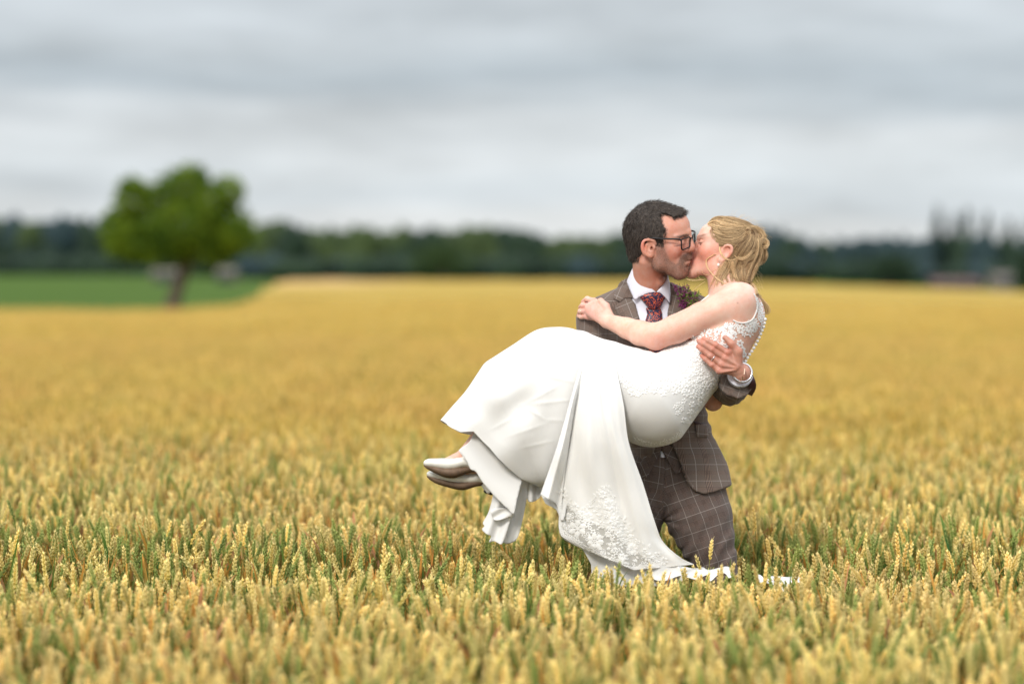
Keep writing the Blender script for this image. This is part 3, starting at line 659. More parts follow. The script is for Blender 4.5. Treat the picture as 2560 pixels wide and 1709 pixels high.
# ------------------------------------------------------------------ materials of the couple
def skin_mat(name):
    m, nt, b = mat_new(name); at = N(nt, 'ShaderNodeAttribute', attribute_name='col')
    g = N(nt, 'ShaderNodeTexCoord'); n = N(nt, 'ShaderNodeTexNoise', Scale=70.0, Detail=5.0, Roughness=0.6); L(nt, g.outputs['Object'], n.inputs['Vector'])
    n2 = N(nt, 'ShaderNodeTexNoise', Scale=900.0, Detail=2.0); L(nt, g.outputs['Object'], n2.inputs['Vector'])
    hs = N(nt, 'ShaderNodeHueSaturation'); L(nt, at.outputs['Color'], hs.inputs['Color'])
    L(nt, math_(nt, 'ADD', 0.72, math_(nt, 'MULTIPLY', n.outputs['Fac'], 0.56)), hs.inputs['Saturation']); L(nt, math_(nt, 'ADD', 0.92, math_(nt, 'MULTIPLY', n2.outputs['Fac'], 0.16)), hs.inputs['Value'])
    vf = N(nt, 'ShaderNodeTexVoronoi', Scale=170.0); L(nt, g.outputs['Object'], vf.inputs['Vector']); n3 = N(nt, 'ShaderNodeTexNoise', Scale=24.0, Detail=3.0); L(nt, g.outputs['Object'], n3.inputs['Vector'])
    frk = math_(nt, 'MULTIPLY', ramp_(nt, vf.outputs['Distance'], [(0.10, 1.0), (0.26, 0.0)]), ramp_(nt, n3.outputs['Fac'], [(0.42, 0.0), (0.62, 0.34)]))
    mott = ramp_(nt, n3.outputs['Fac'], [(0.3, (1.0, 1.0, 1.0)), (0.7, (0.97, 0.80, 0.77))]); mm = N(nt, 'ShaderNodeMix'); mm.data_type = 'RGBA'; mm.blend_type = 'MULTIPLY'; mm.inputs[0].default_value = 1; L(nt, hs.outputs[0], mm.inputs[6]); L(nt, mott, mm.inputs[7])
    L(nt, mix_(nt, frk, mm.outputs[2], (0.30, 0.13, 0.08)), b.inputs['Base Color']); b.inputs['Roughness'].default_value = 0.5; b.inputs['Specular IOR Level'].default_value = 0.4
    b.inputs['Subsurface Weight'].default_value = 0.12; b.inputs['Subsurface Radius'].default_value = (1.0, 0.35, 0.2); b.inputs['Subsurface Scale'].default_value = 0.006
    bp = N(nt, 'ShaderNodeBump', Strength=0.25, Distance=0.0006); L(nt, n2.outputs['Fac'], bp.inputs['Height']); L(nt, bp.outputs[0], b.inputs['Normal'])
    return m
def suit_mat(name, base, period=0.051, dark=1.0):
    """Prince-of-Wales style check in cloth coordinates (attribute uv, metres)"""
    m, nt, b = mat_new(name); at = N(nt, 'ShaderNodeAttribute', attribute_name='cloth'); sp = N(nt, 'ShaderNodeSeparateXYZ'); L(nt, at.outputs['Vector'], sp.inputs[0])
    masks = []
    for ax in (0, 1):
        f = math_(nt, 'FRACT', math_(nt, 'DIVIDE', sp.outputs[ax], period))
        pane = math_(nt, 'LESS_THAN', math_(nt, 'ABSOLUTE', math_(nt, 'SUBTRACT', f, 0.5)), 0.014)
        inband = math_(nt, 'LESS_THAN', math_(nt, 'ABSOLUTE', math_(nt, 'SUBTRACT', math_(nt, 'FRACT', math_(nt, 'ADD', f, 0.5)), 0.5)), 0.135)
        st = math_(nt, 'SINE', math_(nt, 'MULTIPLY', f, 2*math.pi*16))
        masks.append((pane, math_(nt, 'MULTIPLY', inband, math_(nt, 'GREATER_THAN', st, 0.15)), math_(nt, 'MULTIPLY', inband, math_(nt, 'LESS_THAN', st, -0.45))))
    pane = math_(nt, 'MAXIMUM', masks[0][0], masks[1][0]); dk = math_(nt, 'MINIMUM', math_(nt, 'ADD', math_(nt, 'MULTIPLY', masks[0][1], .75), math_(nt, 'MULTIPLY', masks[1][1], .75)), 1.0); tn = math_(nt, 'MAXIMUM', masks[0][2], masks[1][2])
    tc_ = N(nt, 'ShaderNodeTexCoord'); nz = N(nt, 'ShaderNodeTexNoise', Scale=900.0, Detail=2.0); L(nt, tc_.outputs['Object'], nz.inputs['Vector'])
    nb = N(nt, 'ShaderNodeTexNoise', Scale=14.0, Detail=3.0); L(nt, tc_.outputs['Object'], nb.inputs['Vector'])
    c = mix_(nt, nz.outputs['Fac'], tuple(x*.72 for x in base), tuple(x*1.28 for x in base))
    c = mix_(nt, math_(nt, 'MULTIPLY', tn, 0.55), c, tuple(x*y for x, y in zip(base, (2.3, 2.0, 1.85))))
    c = mix_(nt, math_(nt, 'MULTIPLY', dk, 0.8), c, (0.016, 0.011, 0.012)); c = mix_(nt, math_(nt, 'MULTIPLY', pane, 0.42), c, (0.50, 0.46, 0.43))
    L(nt, c, b.inputs['Base Color']); b.inputs['Roughness'].default_value = 0.85; b.inputs['Specular IOR Level'].default_value = 0.2; b.inputs['Sheen Weight'].default_value = 0.12
    bp = N(nt, 'ShaderNodeBump', Strength=0.3, Distance=0.0006); L(nt, nz.outputs['Fac'], bp.inputs['Height']); L(nt, bp.outputs[0], b.inputs['Normal'])
    return m
def strand_mat(name, lo, hi_, rough=0.42):
    m, nt, b = mat_new(name); at = N(nt, 'ShaderNodeAttribute', attribute_name='c')
    c = ramp_(nt, at.outputs['Fac'], [(0.0, lo), (0.55, tuple((a+b_)/2 for a, b_ in zip(lo, hi_))), (1.0, hi_)]); L(nt, c, b.inputs['Base Color'])
    b.inputs['Roughness'].default_value = rough; b.inputs['Specular IOR Level'].default_value = 0.3; return m
M_skin = skin_mat("skin"); M_suit = suit_mat("check_suit", (0.148, 0.113, 0.094)); M_trs = suit_mat("check_trousers", (0.118, 0.089, 0.078))
M_shirt = simple("white_shirt", (0.74, 0.74, 0.82), 0.7, var=.02, bump=.2, bscale=700)
def cloth_col(P, base, blobs):
    C = np.tile(np.array(base, float), (len(P), 1))
    for c, r, col, amt in blobs:
        q = (P-np.array(c))/np.array(r); wgt = np.exp(-(q**2).sum(1))*amt; C = C*(1-wgt[:, None])+np.array(col)*wgt[:, None]
    return np.concatenate([C, np.ones((len(P), 1))], 1)

# ------------------------------------------------------------------ the groom
groom = empty("person", tuple(W(1690, HZ+CAMZ*PXM, .1)), 'bearded man in glasses and brown check suit carrying the bride', 'person')
GX, GY, GD, TH, RO = 1640.0, 590.0, -2.0, math.radians(20), -0.18
def gp(px, py, lat=0.0):
    """measured photo pixel of a point lat px off the head's mid-plane (negative = near side) -> head frame"""
    return np.array([GX+((px-GX)-lat*math.sin(TH))/math.cos(TH), py-RO*lat, lat])
def gmap_px(P):
    u = P[:, 0]-GX; l = P[:, 2]
    return np.stack([GX+u*math.cos(TH)+l*math.sin(TH), P[:, 1]+RO*l, GD-u*math.sin(TH)+l*math.cos(TH)], 1)
def gmap(P): return Wv(gmap_px(P))
def both(f, px, py, lat, *a, **k):
    c = gp(px, py, -lat); f((c[0], c[1], -lat), *a, **k); f((c[0], c[1], lat), *a, **k)
H = SDF(); SK = [(1632, 580, 0)]
H.ell(gp(1636, 580), (70, 65, 58), k=8); H.ell(gp(1682, 572), (43, 46, 47), k=22); H.ell(gp(1672, 622), (44, 56, 46), k=20)
n_sk = len(H.ops)
nl = gp(1647, 662, -44); nr = np.array([nl[0], nl[1], 44])
for s_, q in ((-1, nl), (1, nr)):
    H.cap((q[0]+3, q[1]-2, q[2]-3*s_), (gp(1700, 680)[0], 681, 12*s_), 12, 13, k=24)
    H.cap(q, (gp(1640, 628, -48)[0], gp(1640, 628, -48)[1], 46*s_), 13, 12, k=16)
    c = gp(1687, 622, -30); H.ell((c[0]-2, c[1], s_*30), (19, 20, 16), k=16)
H.ell(gp(1702, 679), (17, 15, 22), k=12); H.ell(gp(1705, 655), (17, 25, 27), k=14)
H.chain([gp(1719, 582), gp(1722, 596), gp(1727, 616)], [7.5, 7.5, 10.5], k=7); H.ell(gp(1723, 622), (14, 9, 10), k=5)
for s_ in (-1, 1):
    c = gp(1717, 624, -11); H.ell((c[0], c[1], 10*s_), (10, 7.5, 6), k=4)
    H.ell((c[0]+5, 631, 6*s_), (5, 2.5, 2.6), k=2, mode='sub')
    c = gp(1705, 583, -20); H.cap((c[0]+5, 582, 7*s_), (c[0]-8, 586, 36*s_), 8, 7, k=9)
    c = gp(1704, 602, -25); H.ell((c[0]+7, 601, 24*s_), (12, 9, 14), k=7, mode='sub')
    H.ell((c[0]-6, 602, 23*s_), (12, 9.5, 12), k=3)
H.ell(gp(1720, 645), (9, 5, 13), k=4); H.ell(gp(1715, 638), (12, 9, 20), k=6); H.ell(gp(1718, 655), (8, 4.5, 11), k=4)
H.ell((gp(1722, 664)[0]+3, 665, 0), (7, 3.5, 18), k=5, mode='sub')
# ears
for s_ in (-1, 1):
    def ep(px, py, lat): c = gp(px, py, -lat); return (c[0], c[1], s_*lat)
    H.ell(ep(1622, 619, 61), (17, 21, 5), k=5); 
    hx = spline([ep(1639, 610, 58), ep(1633, 601, 63), ep(1620, 599, 68), ep(1609.5, 604, 70), ep(1606, 616, 70), ep(1609, 628, 68), ep(1617, 636, 64), ep(1627, 641, 60)], 22); H.chain(list(hx), list(np.linspace(3.0, 4.2, 22)), k=3)
    H.ell(ep(1629, 636, 60), (7, 7, 4), k=4); H.ell(ep(1624, 617, 69), (8, 11, 6), k=4, mode='sub'); H.ell(ep(1616, 608, 70), (5, 5, 4), k=3, mode='sub')
    H.cap(ep(1616, 612, 65), ep(1615, 626, 65), 2.6, 2.4, k=3); H.ell(ep(1636, 619, 62), (3.5, 5, 3.5), k=3); H.ell(ep(1629, 621, 62), (3.5, 5, 9), k=2, mode='sub')
# neck (head frame leans into it)
def ginv(px, py, d):
    x, z = px-GX, d-GD; lat = x*math.sin(TH)+z*math.cos(TH); return (GX+x*math.cos(TH)-z*math.sin(TH), py-RO*lat, lat)
H.chain([ginv(1622, 640, 4), ginv(1625, 695, 30), ginv(1627, 750, 66)], [41, 42, 48], k=22)
H.cap(ginv(1612, 655, -30), ginv(1636, 728, 16), 8, 7, k=16); H.ell(ginv(1652, 703, -4), (8, 9, 8), k=12)
beard_poly = [(1643, 606), (1656, 606), (1661, 628), (1672, 650), (1690, 662), (1699, 652), (1703, 640), (1714, 634), (1740, 632), (1740, 646), (1722, 648), (1709, 654), (1712, 663), (1740, 662), (1740, 705), (1690, 702), (1655, 686), (1634, 668), (1628, 654), (1642, 640)]
def groom_col(P):
    Q = gmap_px(P)
    C = cloth_col(Q, (0.56, 0.30, 0.215), [((1685, 625, -45), (30, 26, 60), (0.60, 0.23, 0.17), .65), ((1730, 616, -10), (9, 12, 30), (0.60, 0.20, 0.15), .7), ((1607, 612, -60), (9, 22, 40), (0.66, 0.22, 0.16), .8),
                     ((1622, 618, -66), (12, 14, 12), (0.62, 0.30, 0.20), .5), ((1625, 700, -30), (60, 35, 60), (0.50, 0.235, 0.165), .8), ((1690, 560, -20), (40, 25, 60), (0.62, 0.30, 0.21), .6), ((1720, 655, -8), (6, 3.5, 20), (0.48, 0.16, 0.13), .8), ((1721, 650.5, -8), (6, 1.5, 20), (0.14, 0.05, 0.04), .75)])
    bs = np.exp(-np.maximum(poly_sd(Q[:, :2], beard_poly), 0)/7)*(Q[:, 2] < 60)*(np.abs(P[:, 2]) < 66)*(P[:, 1] > 600)
    mo = np.exp(-np.maximum(poly_sd(Q[:, :2], [(1702, 652), (1706, 640), (1716, 634), (1736, 632), (1736, 642), (1722, 645), (1711, 650), (1706, 662)]), 0)/2)*(P[:, 1] > 600); bs = np.minimum(bs*.50+mo*.34, .8)
    C[:, :3] = C[:, :3]*(1-bs[:, None])+np.array((0.13, 0.08, 0.06))*bs[:, None]
    c = gp(1702, 586, -24)   # eyebrows and lashes (near and far)
    for q, r, a in (((c[0]+3, 584.5, 0), (15, 3.2, 400), .8), ((c[0]-1, 607, 0), (11, 1.5, 400), .75)):
        wgt = np.exp(-((P[:, 0]-q[0])/r[0])**2-((P[:, 1]-q[1]-0.0*P[:, 2])/r[1])**2)*a*(np.abs(P[:, 2]) > 7)*(np.abs(P[:, 2]) < 46); C[:, :3] = C[:, :3]*(1-wgt[:, None])+np.array((0.05, 0.03, 0.025))*wgt[:, None]
    return {'col': C}
# hand on the bride's side, wrist, and the body under the clothes
HD = SDF(); dz_ = -206
HD.cap((1853, 930, dz_+8), (1815, 905, dz_), 21, 22, k=8, flat=(1, 1, .62)); HD.cap((1856, 935, dz_+14), (1826, 966, -20), 20, 27, k=10)
mcp = [(1819, 881), (1813, 895), (1804, 911), (1798, 927)]
fing = [[(1790, 863), (1770, 852), (1759, 847)], [(1781, 873), (1759, 860), (1748, 853)], [(1776, 889), (1756, 874), (1746, 866)], [(1780, 912), (1764, 898), (1755, 889)]]
for (mx, my), fg, rr in zip(mcp, fing, (7.6, 7.8, 7.5, 6.8)):
    HD.cap((1850, 926, dz_+4), (mx, my, dz_-6), 10, rr+1.2, k=7)
    HD.chain([(mx, my, dz_-6), (*fg[0], dz_-7), (*fg[1], dz_-2), (*fg[2], dz_+4)], [rr+.6, rr, rr-.5, rr-1.2], k=3.0)
    HD.ell((mx, my, dz_-10), (8, 7, 6), k=5); HD.ell((*fg[0], dz_-10), (6, 5, 5), k=4)
HD.chain([(1844, 915, dz_), (1845, 880, dz_-6), (1830, 860, dz_-8), (1813, 844, dz_-4)], [13, 11, 9, 7], k=6)
for a_ in range(3): HD.cap((1846-4*a_, 915+5*a_, dz_-12), (mcp[a_+1][0]+6, mcp[a_+1][1]+3, dz_-14), 1.0, 1.4, k=7)
def hand_col(P):
    return {'col': cloth_col(P, (0.50, 0.255, 0.185), [((*mcp[k], dz_), (9, 9, 30), (0.56, 0.20, 0.15), .6) for k in range(4)]+[((*f[0], dz_), (7, 7, 30), (0.56, 0.20, 0.15), .55) for f in fing]+[((*f[2], dz_), (9, 9, 30), (0.60, 0.24, 0.18), .6) for f in fing])}
BD = SDF()
BD.ell((1627, 850, 85), (105, 120, 70), k=20); BD.ell((1650, 980, 88), (95, 120, 65), k=30); BD.ell((1668, 1180, 88), (95, 100, 65), k=30); BD.cap((1560, 790, 80), (1700, 790, 80), 32, 32, k=20)
BD.cap((1628, 720, 50), (1628, 780, 75), 38, 42, k=20)
for pts, r in (([(1715, 1210, 85), (1769, 1353, 80), (1792, 1450, 75), (1800, 1880, 100)], [66, 56, 38, 26]), ([(1620, 1230, 90), (1572, 1330, 95), (1560, 1450, 90), (1552, 1880, 110)], [62, 54, 36, 26])): BD.chain(pts, r, k=12)
BD.chain([(1490, 800, 75), (1475, 950, 40), (1425, 925, -105)], [34, 30, 22], k=10); BD.chain([(1765, 800, 80), (1822, 965, -15), (1845, 948, -120)], [34, 30, 24], k=10)
def plain_col(P): return {'col': cloth_col(P, (0.52, 0.27, 0.19), [])}
ex = []
for s_, res, af in ((HD, 1.15, hand_col), (BD, 5.0, plain_col)):
    P, F = s_.mesh(res); ex.append((P, flipF(F), Wv(P), af(P)))
gbody, gP, gV, gF = sdf_obj("body", H, 1.3, M_skin, groom, groom_col, gmap, extra=ex)
head_tree = bvh(gmap(gP), gF[:0] if False else gF[gF.max(1) < len(gP)])
# hair: short cap under combed strands
HR = SDF(); HR.ops = [(f, l, h, k, m) for f, l, h, k, m in H.ops[:2]]
HR.ell(gp(1634, 575), (77, 71, 62), k=8); HR.ell(gp(1680, 553), (40, 30, 46), k=20); HR.cap(gp(1613, 630), gp(1612, 652), 42, 36, k=20)
hair_poly = [(1710, 532), (1702, 540), (1692, 541), (1684, 545), (1678, 539), (1665, 535), (1651, 533), (1650, 541), (1653, 553), (1657, 565), (1664, 575), (1663, 587), (1657, 597), (1656, 611), (1643, 611), (1634, 602), (1622, 596), (1606, 600), (1601, 617), (1606, 634), (1601, 646), (1585, 650), (1550, 640), (1540, 560), (1560, 505), (1640, 480), (1700, 492), (1730, 515)]
hp = np.array(hair_poly, float)
def hair_clip(P):
    lat = np.where(P[:, 2] < 0, P[:, 2], -P[:, 2]); lt = np.clip(lat, -55, 0)*np.where(np.abs(P[:, 2]) > 0, 1, 1)
    Q = np.stack([GX+(P[:, 0]-GX)*math.cos(TH)+lt*math.sin(TH), P[:, 1]+RO*lt], 1); return poly_sd(Q, hp)
HR.custom(hair_clip, [-1e5]*3, [1e5]*3, k=5, mode='and')
HR.disp = lambda P: 1.4*vnoise(P*np.array([.35, .13, .35])) + 1.0*vnoise(P*.11)
M_gh = strand_mat("dark_greying_hair", (0.008, 0.005, 0.004), (0.21, 0.165, 0.135), .7); 
gh, hP, hV, hF = sdf_obj("hair", HR, 1.6, M_gh, groom, lambda P: {'c': 0.18+.12*vnoise(P*.3)}, gmap)
def strands_on(V, F, n, dirf, length, lift, rad, seg=4, jit=.25, sel=None, seed=1):
    r = np.random.default_rng(seed); T = V[F]; A = np.linalg.norm(np.cross(T[:, 1]-T[:, 0], T[:, 2]-T[:, 0]), axis=1)
    if sel is not None: A = A*sel(T.mean(1))
    f = r.choice(len(F), n, p=A/A.sum()); b = r.random((n, 2)); p = T[f, 0]+(T[f, 1]-T[f, 0])*b[:, :1]+(T[f, 3 if F.shape[1] == 4 else 2]-T[f, 0])*b[:, 1:]
    nn = np.cross(T[f, 1]-T[f, 0], T[f, 2]-T[f, 0]); nn /= np.linalg.norm(nn, axis=1)[:, None]+1e-12
    d = dirf(p, nn)+r.normal(0, jit, (n, 3)); d -= nn*(d*nn).sum(1)[:, None]; d /= np.linalg.norm(d, axis=1)[:, None]+1e-9
    ln = length*r.uniform(.6, 1.3, n); C = []; R = []; tt = np.linspace(0, 1, seg)
    for k in range(n):
        c = p[k]-nn[k]*.0006+d[k]*ln[k]*tt[:, None]+nn[k]*(lift*ln[k]*np.sin(tt*math.pi*.6))[:, None]; C.append(c); R.append(rad*(1-.75*tt**2))
    return C, R
wx = lambda p: 1280+p[:, 0]*FPX/p[:, 1]; wy = lambda p: HZ+(CAMZ-p[:, 2])*FPX/p[:, 1]
def gdir(p, nn):
    x, y = wx(p), wy(p); top = np.clip((565-y)/50, 0, 1); fr = np.clip((x-1600)/80, 0, 1)
    return np.stack([top*(.6+.6*fr)+(1-top)*(-.25+.35*fr), -0.1*np.ones_like(x), -(1-top)*1.1+top*(-.1)-.3*(1-fr)], 1)
C, R = strands_on(hV, hF, 9000, gdir, 0.0135, .30, .00032, seed=3); Vs, Fs = tubes(C, R)
rc = np.random.default_rng(5); cs = np.clip(rc.beta(1.2, 4.2, len(C))+.6*(rc.random(len(C)) < .14), 0, 1)
mesh_obj("strands", Vs, Fs, M_gh, gh, attrs={'c': np.repeat(cs, 12)})
def fringe(c):
    q = np.stack([wx(c), wy(c)], 1); s_ = poly_sd(q, hair_poly); return np.where((s_ > -3) & (s_ < 6), np.exp(-np.maximum(s_, 0)/2.6), 0)*(q[:, 1] < 662)*(~((q[:, 0] > 1598) & (q[:, 0] < 1642) & (q[:, 1] > 596)))
fh_, ff_ = gmap(gP), gF[gF.max(1) < len(gP)]
C, R = strands_on(fh_, ff_, 3200, gdir, .008, .28, .00022, seg=4, jit=.3, sel=fringe, seed=31); Vs, Fs = tubes(C, R)
mesh_obj("hairline", Vs, Fs, M_gh, gh, attrs={'c': np.repeat(np.clip(rc.beta(1.2, 3.5, len(C)), 0, 1), 12)})
# beard stubble
def insel(poly, soft=2):
    def f(c):
        q = np.stack([wx(c), wy(c)], 1); return (poly_sd(q, poly) < soft)*1.0
    return f
hh_, hf_ = gmap(gP), gF[gF.max(1) < len(gP)]
C, R = strands_on(hh_, hf_, 8500, lambda p, n: np.stack([.35+0*p[:, 0], -.1+0*p[:, 0], -1+0*p[:, 0]], 1), .0042, .45, .00020, seg=3, jit=.4, sel=insel(beard_poly), seed=8); Vs, Fs = tubes(C, R)
cs = np.clip(rc.beta(1.5, 2.2, len(C))+.3*(rc.random(len(C)) < .3), 0, 1)
mesh_obj("beard", Vs, Fs, strand_mat("beard_hair", (0.025, 0.014, 0.010), (0.33, 0.21, 0.15)), groom, attrs={'c': np.repeat(cs, 9)})
brow = [(1698, 594), (1708, 586), (1720, 585), (1725, 588), (1722, 592), (1710, 591), (1700, 597)]
for bside in (-1, 1):
    C, R = strands_on(hh_, hf_, 150, lambda p, n: np.stack([-1+0*p[:, 0], 0*p[:, 0], -.1+0*p[:, 0]], 1), .0045, .25, .00022, seg=3, jit=.2, sel=lambda c: insel(brow if bside < 0 else [(x+12, y-7) for x, y in brow], 0)(c)*((c[:, 1]-W(0, 0, (GD-22)/PXM)[1])*bside > 0), seed=9); Vs, Fs = tubes(C, R)
    mesh_obj("eyebrow", Vs, Fs, M_gh, groom, attrs={'c': np.full(len(Vs), .25)})
for nm, lats in (("eyelashes", (-12, -35)),):
    cs_ = [gmap(np.array([[gp(1704, 602, -25)[0]+5-9*(t_*2-1)**2-1.5, 606.5-2.2*(t_*2-1)**2, lats[0]+(lats[1]-lats[0])*t_]]))[0] for t_ in np.linspace(0, 1, 9)]
    Vs, Fs = tubes([np.array(cs_)], [np.full(9, .0008)], 5); mesh_obj("eyelashes", Vs, Fs, M_gh, groom, attrs={'c': np.full(len(Vs), .1)})
# glasses
fr = simple("black_frame", (0.008, 0.007, 0.008), 0.4, spec=.3)
def gl(u, v, lat): return gmap(np.array([[u, v, lat]]))[0]
un = gp(1724, 594, -9)[0]+1.5; ut = gp(1703, 597, -50)[0]; vt, vb = 595-10*.2, 623-10*.2
gcs = []; gr = []; lens = []
glasses = None
for s_ in (-1, 1):
    def G(a, b):   # a: 0 nose side .. 1 temple side, b: 0 top .. 1 bottom
        return gl(un+(ut-un)*a**1.4, vt-3+(vb-vt)*b-1.0*a-4.0*0, s_*(8.5+41*a))
    rr = .16; ring = []
    for (ca, cb, a0) in ((1-rr, rr*1.3, -90), (1-rr*1.2, 1-rr*1.4, 0), (rr*1.5, 1-rr*1.8, 90), (rr, rr*1.3, 180)):
        for q in range(5): t = math.radians(a0+22.5*q); ring.append(G(ca+rr*math.cos(t), min(1, max(0, cb+rr*1.3*math.sin(t)))))
    ring.append(ring[0]); ring = np.array(ring); gcs.append(ring); gr.append(np.full(len(ring), .0023)); lens.append(ring[:-1])
    hinge = G(1.0, .14); e1 = gl(gp(1700, 600, -50)[0]-3, gp(1703, 598, -54)[1]-.5, s_*56); e2 = gl(gp(1623, 596, -66)[0], gp(1623, 596, -66)[1], s_*67); e3 = gl(gp(1612, 610, -62)[0], gp(1612, 612, -62)[1], s_*63)
    arm_ = spline([hinge, e1, (e1+e2)/2+np.array([0, -.001, 0]), e2, e3], 16); gcs.append(arm_); gr.append(np.full(16, .0028))
gcs.append(spline([gl(un+1, vt+2, -8), gl(un+4, vt-1, 0), gl(un+1, vt+2, 8)], 7)); gr.append(np.full(7, .0018))
Vs, Fs = tubes(gcs, gr, 6); gla = mesh_obj("glasses", Vs, Fs, fr, groom)
m, nt, b = mat_new("lens_glass"); b.inputs['Roughness'].default_value = .02; tb = N(nt, 'ShaderNodeBsdfTransparent'); tb.inputs[0].default_value = (.95, .94, .97, 1); ms = N(nt, 'ShaderNodeMixShader'); ms.inputs[0].default_value = .12
gb = N(nt, 'ShaderNodeBsdfGlossy'); gb.inputs['Roughness'].default_value = .03; L(nt, tb.outputs[0], ms.inputs[1]); L(nt, gb.outputs[0], ms.inputs[2]); L(nt, ms.outputs[0], nt.nodes['Material Output'].inputs[0]); M_lens = m
for ln in lens: mesh_obj("lens", list(ln)+[ln.mean(0)], [(k, (k+1) % len(ln), len(ln)) for k in range(len(ln))], M_lens, gla)
# shirt
S_ = SDF(); S_.ell((1627, 850, 82), (122, 130, 86), k=20); S_.cap((1590, 745, 74), (1545, 790, 78), 30, 34, k=20); S_.cap((1662, 745, 74), (1710, 790, 78), 30, 34, k=20); S_.ell((1655, 990, 86), (100, 140, 78), k=20)
S_.cap((1625, 692, 40), (1628, 755, 62), 45.5, 58, k=8)
S_.prism([(1500, 640), (1579, 668), (1584, 684), (1600, 701), (1618, 713), (1640, 729), (1652, 717), (1662, 706), (1669, 690), (1720, 660), (1700, 600), (1500, 600)], -80, 44, k=1.5, mode='sub'); S_.prism([(1500, 560), (1500, 676), (1720, 676), (1720, 560)], 30, 200, k=1.5, mode='sub')
S_.cap((1846, 946, -120), (1852, 934, -188), 30, 32, k=2, flat=(1, 1, .9)); 
def axis_cut(a, b):
    a = np.array(a, float); n = np.array(b, float)-a; n /= np.linalg.norm(n)
    return a, n
ca_, cn_ = axis_cut((1850, 939, -178), (1853, 931, -200))
S_.custom(lambda P: np.where(np.linalg.norm(P-ca_, axis=1) < 110, (P-ca_)@cn_*-1, 50.), ca_-80, ca_+80, k=1.5, mode='sub')
shirt, sP, sV, sF = sdf_obj("shirt", S_, 2.2, M_shirt, groom)
shirt_tree = bvh(sV, sF)
for poly in ([(1581, 670), (1573, 688), (1567, 703), (1577, 727), (1587, 750), (1600, 741), (1622, 732.5), (1640, 730), (1618, 713.5), (1600, 701.5), (1585, 686)], [(1669, 691), (1673, 706), (1675, 735), (1674, 757), (1662, 742), (1651, 732), (1641, 729.5), (1652, 718), (1662, 706.5)]):
    P2, Wp, F = patch(poly, shirt_tree, 3.0, .0028, depthf=lambda x, y: 42+(y-690)*.35-math.sqrt(max((48+(y-690)*.32)**2-(x-1626)**2, 30)), bulge=lambda x, y, s: .0018*min(1, s/6)); o = mesh_obj("collar", Wp, F, M_shirt, shirt); add_solid(o, .0022, 1)
# tie
m, nt, b = mat_new("paisley_tie"); t_ = N(nt, 'ShaderNodeTexCoord'); nzw = N(nt, 'ShaderNodeTexNoise', Scale=60.0, Detail=2.0); L(nt, t_.outputs['Object'], nzw.inputs['Vector'])
vm = N(nt, 'ShaderNodeVectorMath', operation='MULTIPLY_ADD'); L(nt, nzw.outputs['Color'], vm.inputs[0]); vm.inputs[1].default_value = (.010, .002, .010); L(nt, t_.outputs['Object'], vm.inputs[2])
vo = N(nt, 'ShaderNodeTexVoronoi', Scale=78.0); L(nt, vm.outputs[0], vo.inputs['Vector']); ringv = math_(nt, 'SINE', math_(nt, 'MULTIPLY', vo.outputs['Distance'], 17.0))
nz3 = N(nt, 'ShaderNodeTexNoise', Scale=210.0, Detail=1.0); L(nt, t_.outputs['Object'], nz3.inputs['Vector'])
msk = math_(nt, 'MULTIPLY', math_(nt, 'GREATER_THAN', ringv, 0.30), math_(nt, 'GREATER_THAN', nz3.outputs['Fac'], 0.46))
vo2 = N(nt, 'ShaderNodeTexVoronoi', Scale=130.0); L(nt, t_.outputs['Object'], vo2.inputs['Vector']); leaf_ = math_(nt, 'LESS_THAN', vo2.outputs['Distance'], 0.24)
c = mix_(nt, math_(nt, 'MAXIMUM', msk, leaf_), (0.010, 0.011, 0.045), (0.52, 0.09, 0.035)); L(nt, c, b.inputs['Base Color']); b.inputs['Roughness'].default_value = .42; M_tie = m
rb = lambda amp, rad: (lambda x, y, s: amp*math.sqrt(max(0, 1-(1-min(s/rad, 1))**2)))
P2, Wp, F = patch([(1616, 770), (1625, 772), (1649, 769), (1653, 780), (1655, 806), (1657, 867), (1655, 905), (1640, 918), (1622, 905), (1616, 868), (1615, 802), (1620, 784)], shirt_tree, 3.5, .004, bulge=rb(.005, 9)); tie = mesh_obj("tie", Wp, F, M_tie, groom); add_solid(tie, .003, 1)
P2, Wp, F = patch([(1602, 742), (1611, 735), (1630, 731), (1650, 733), (1662, 741), (1656, 751), (1650, 767), (1640, 773), (1626, 772), (1616, 759)], shirt_tree, 3.0, .006, bulge=rb(.010, 12)); o = mesh_obj("tie_knot", Wp, F, M_tie, tie); add_solid(o, .004, 1)
# trousers and shoes
TR = SDF(); TR.ell((1665, 1185, 85), (108, 100, 80), k=20)
TR.chain([(1720, 1215, 84), (1749, 1294, 80), (1768, 1353, 76), (1789, 1407, 74), (1793, 1460, 74), (1800, 1885, 98)], [90, 83, 69, 54, 50, 36], k=10, flat=(1, 1, .93)); TR.chain([(1612, 1230, 88), (1582, 1300, 92), (1562, 1360, 94), (1552, 1420, 92), (1552, 1885, 110)], [78, 72, 62, 52, 36], k=10, flat=(1, 1, .93))
def trd(P):
    x, y, z = P.T; a = np.exp(-((x-1672)/60)**2-((y-1285)/45)**2)
    ph = (np.hypot(x-1652, (y-1300)*1.0)); fold = a*2.6*np.sin(np.arctan2(y-1300, x-1655)*9+1.2*vnoise(P*.02))*np.clip(ph/25, 0, 1)
    knee = np.exp(-((y-1380)/70)**2)*2.8*np.sin((x*.16+y*.10)+2*vnoise(P*.03)); seam = 2.2*np.exp(-((x-1660-(y-1180)*-.05)/2.2)**2)*((y > 1120) & (y < 1300) & (z < 40))
    return fold+knee+seam+1.6*vnoise(P*np.array([.03, .03, .03]))
TR.disp = trd
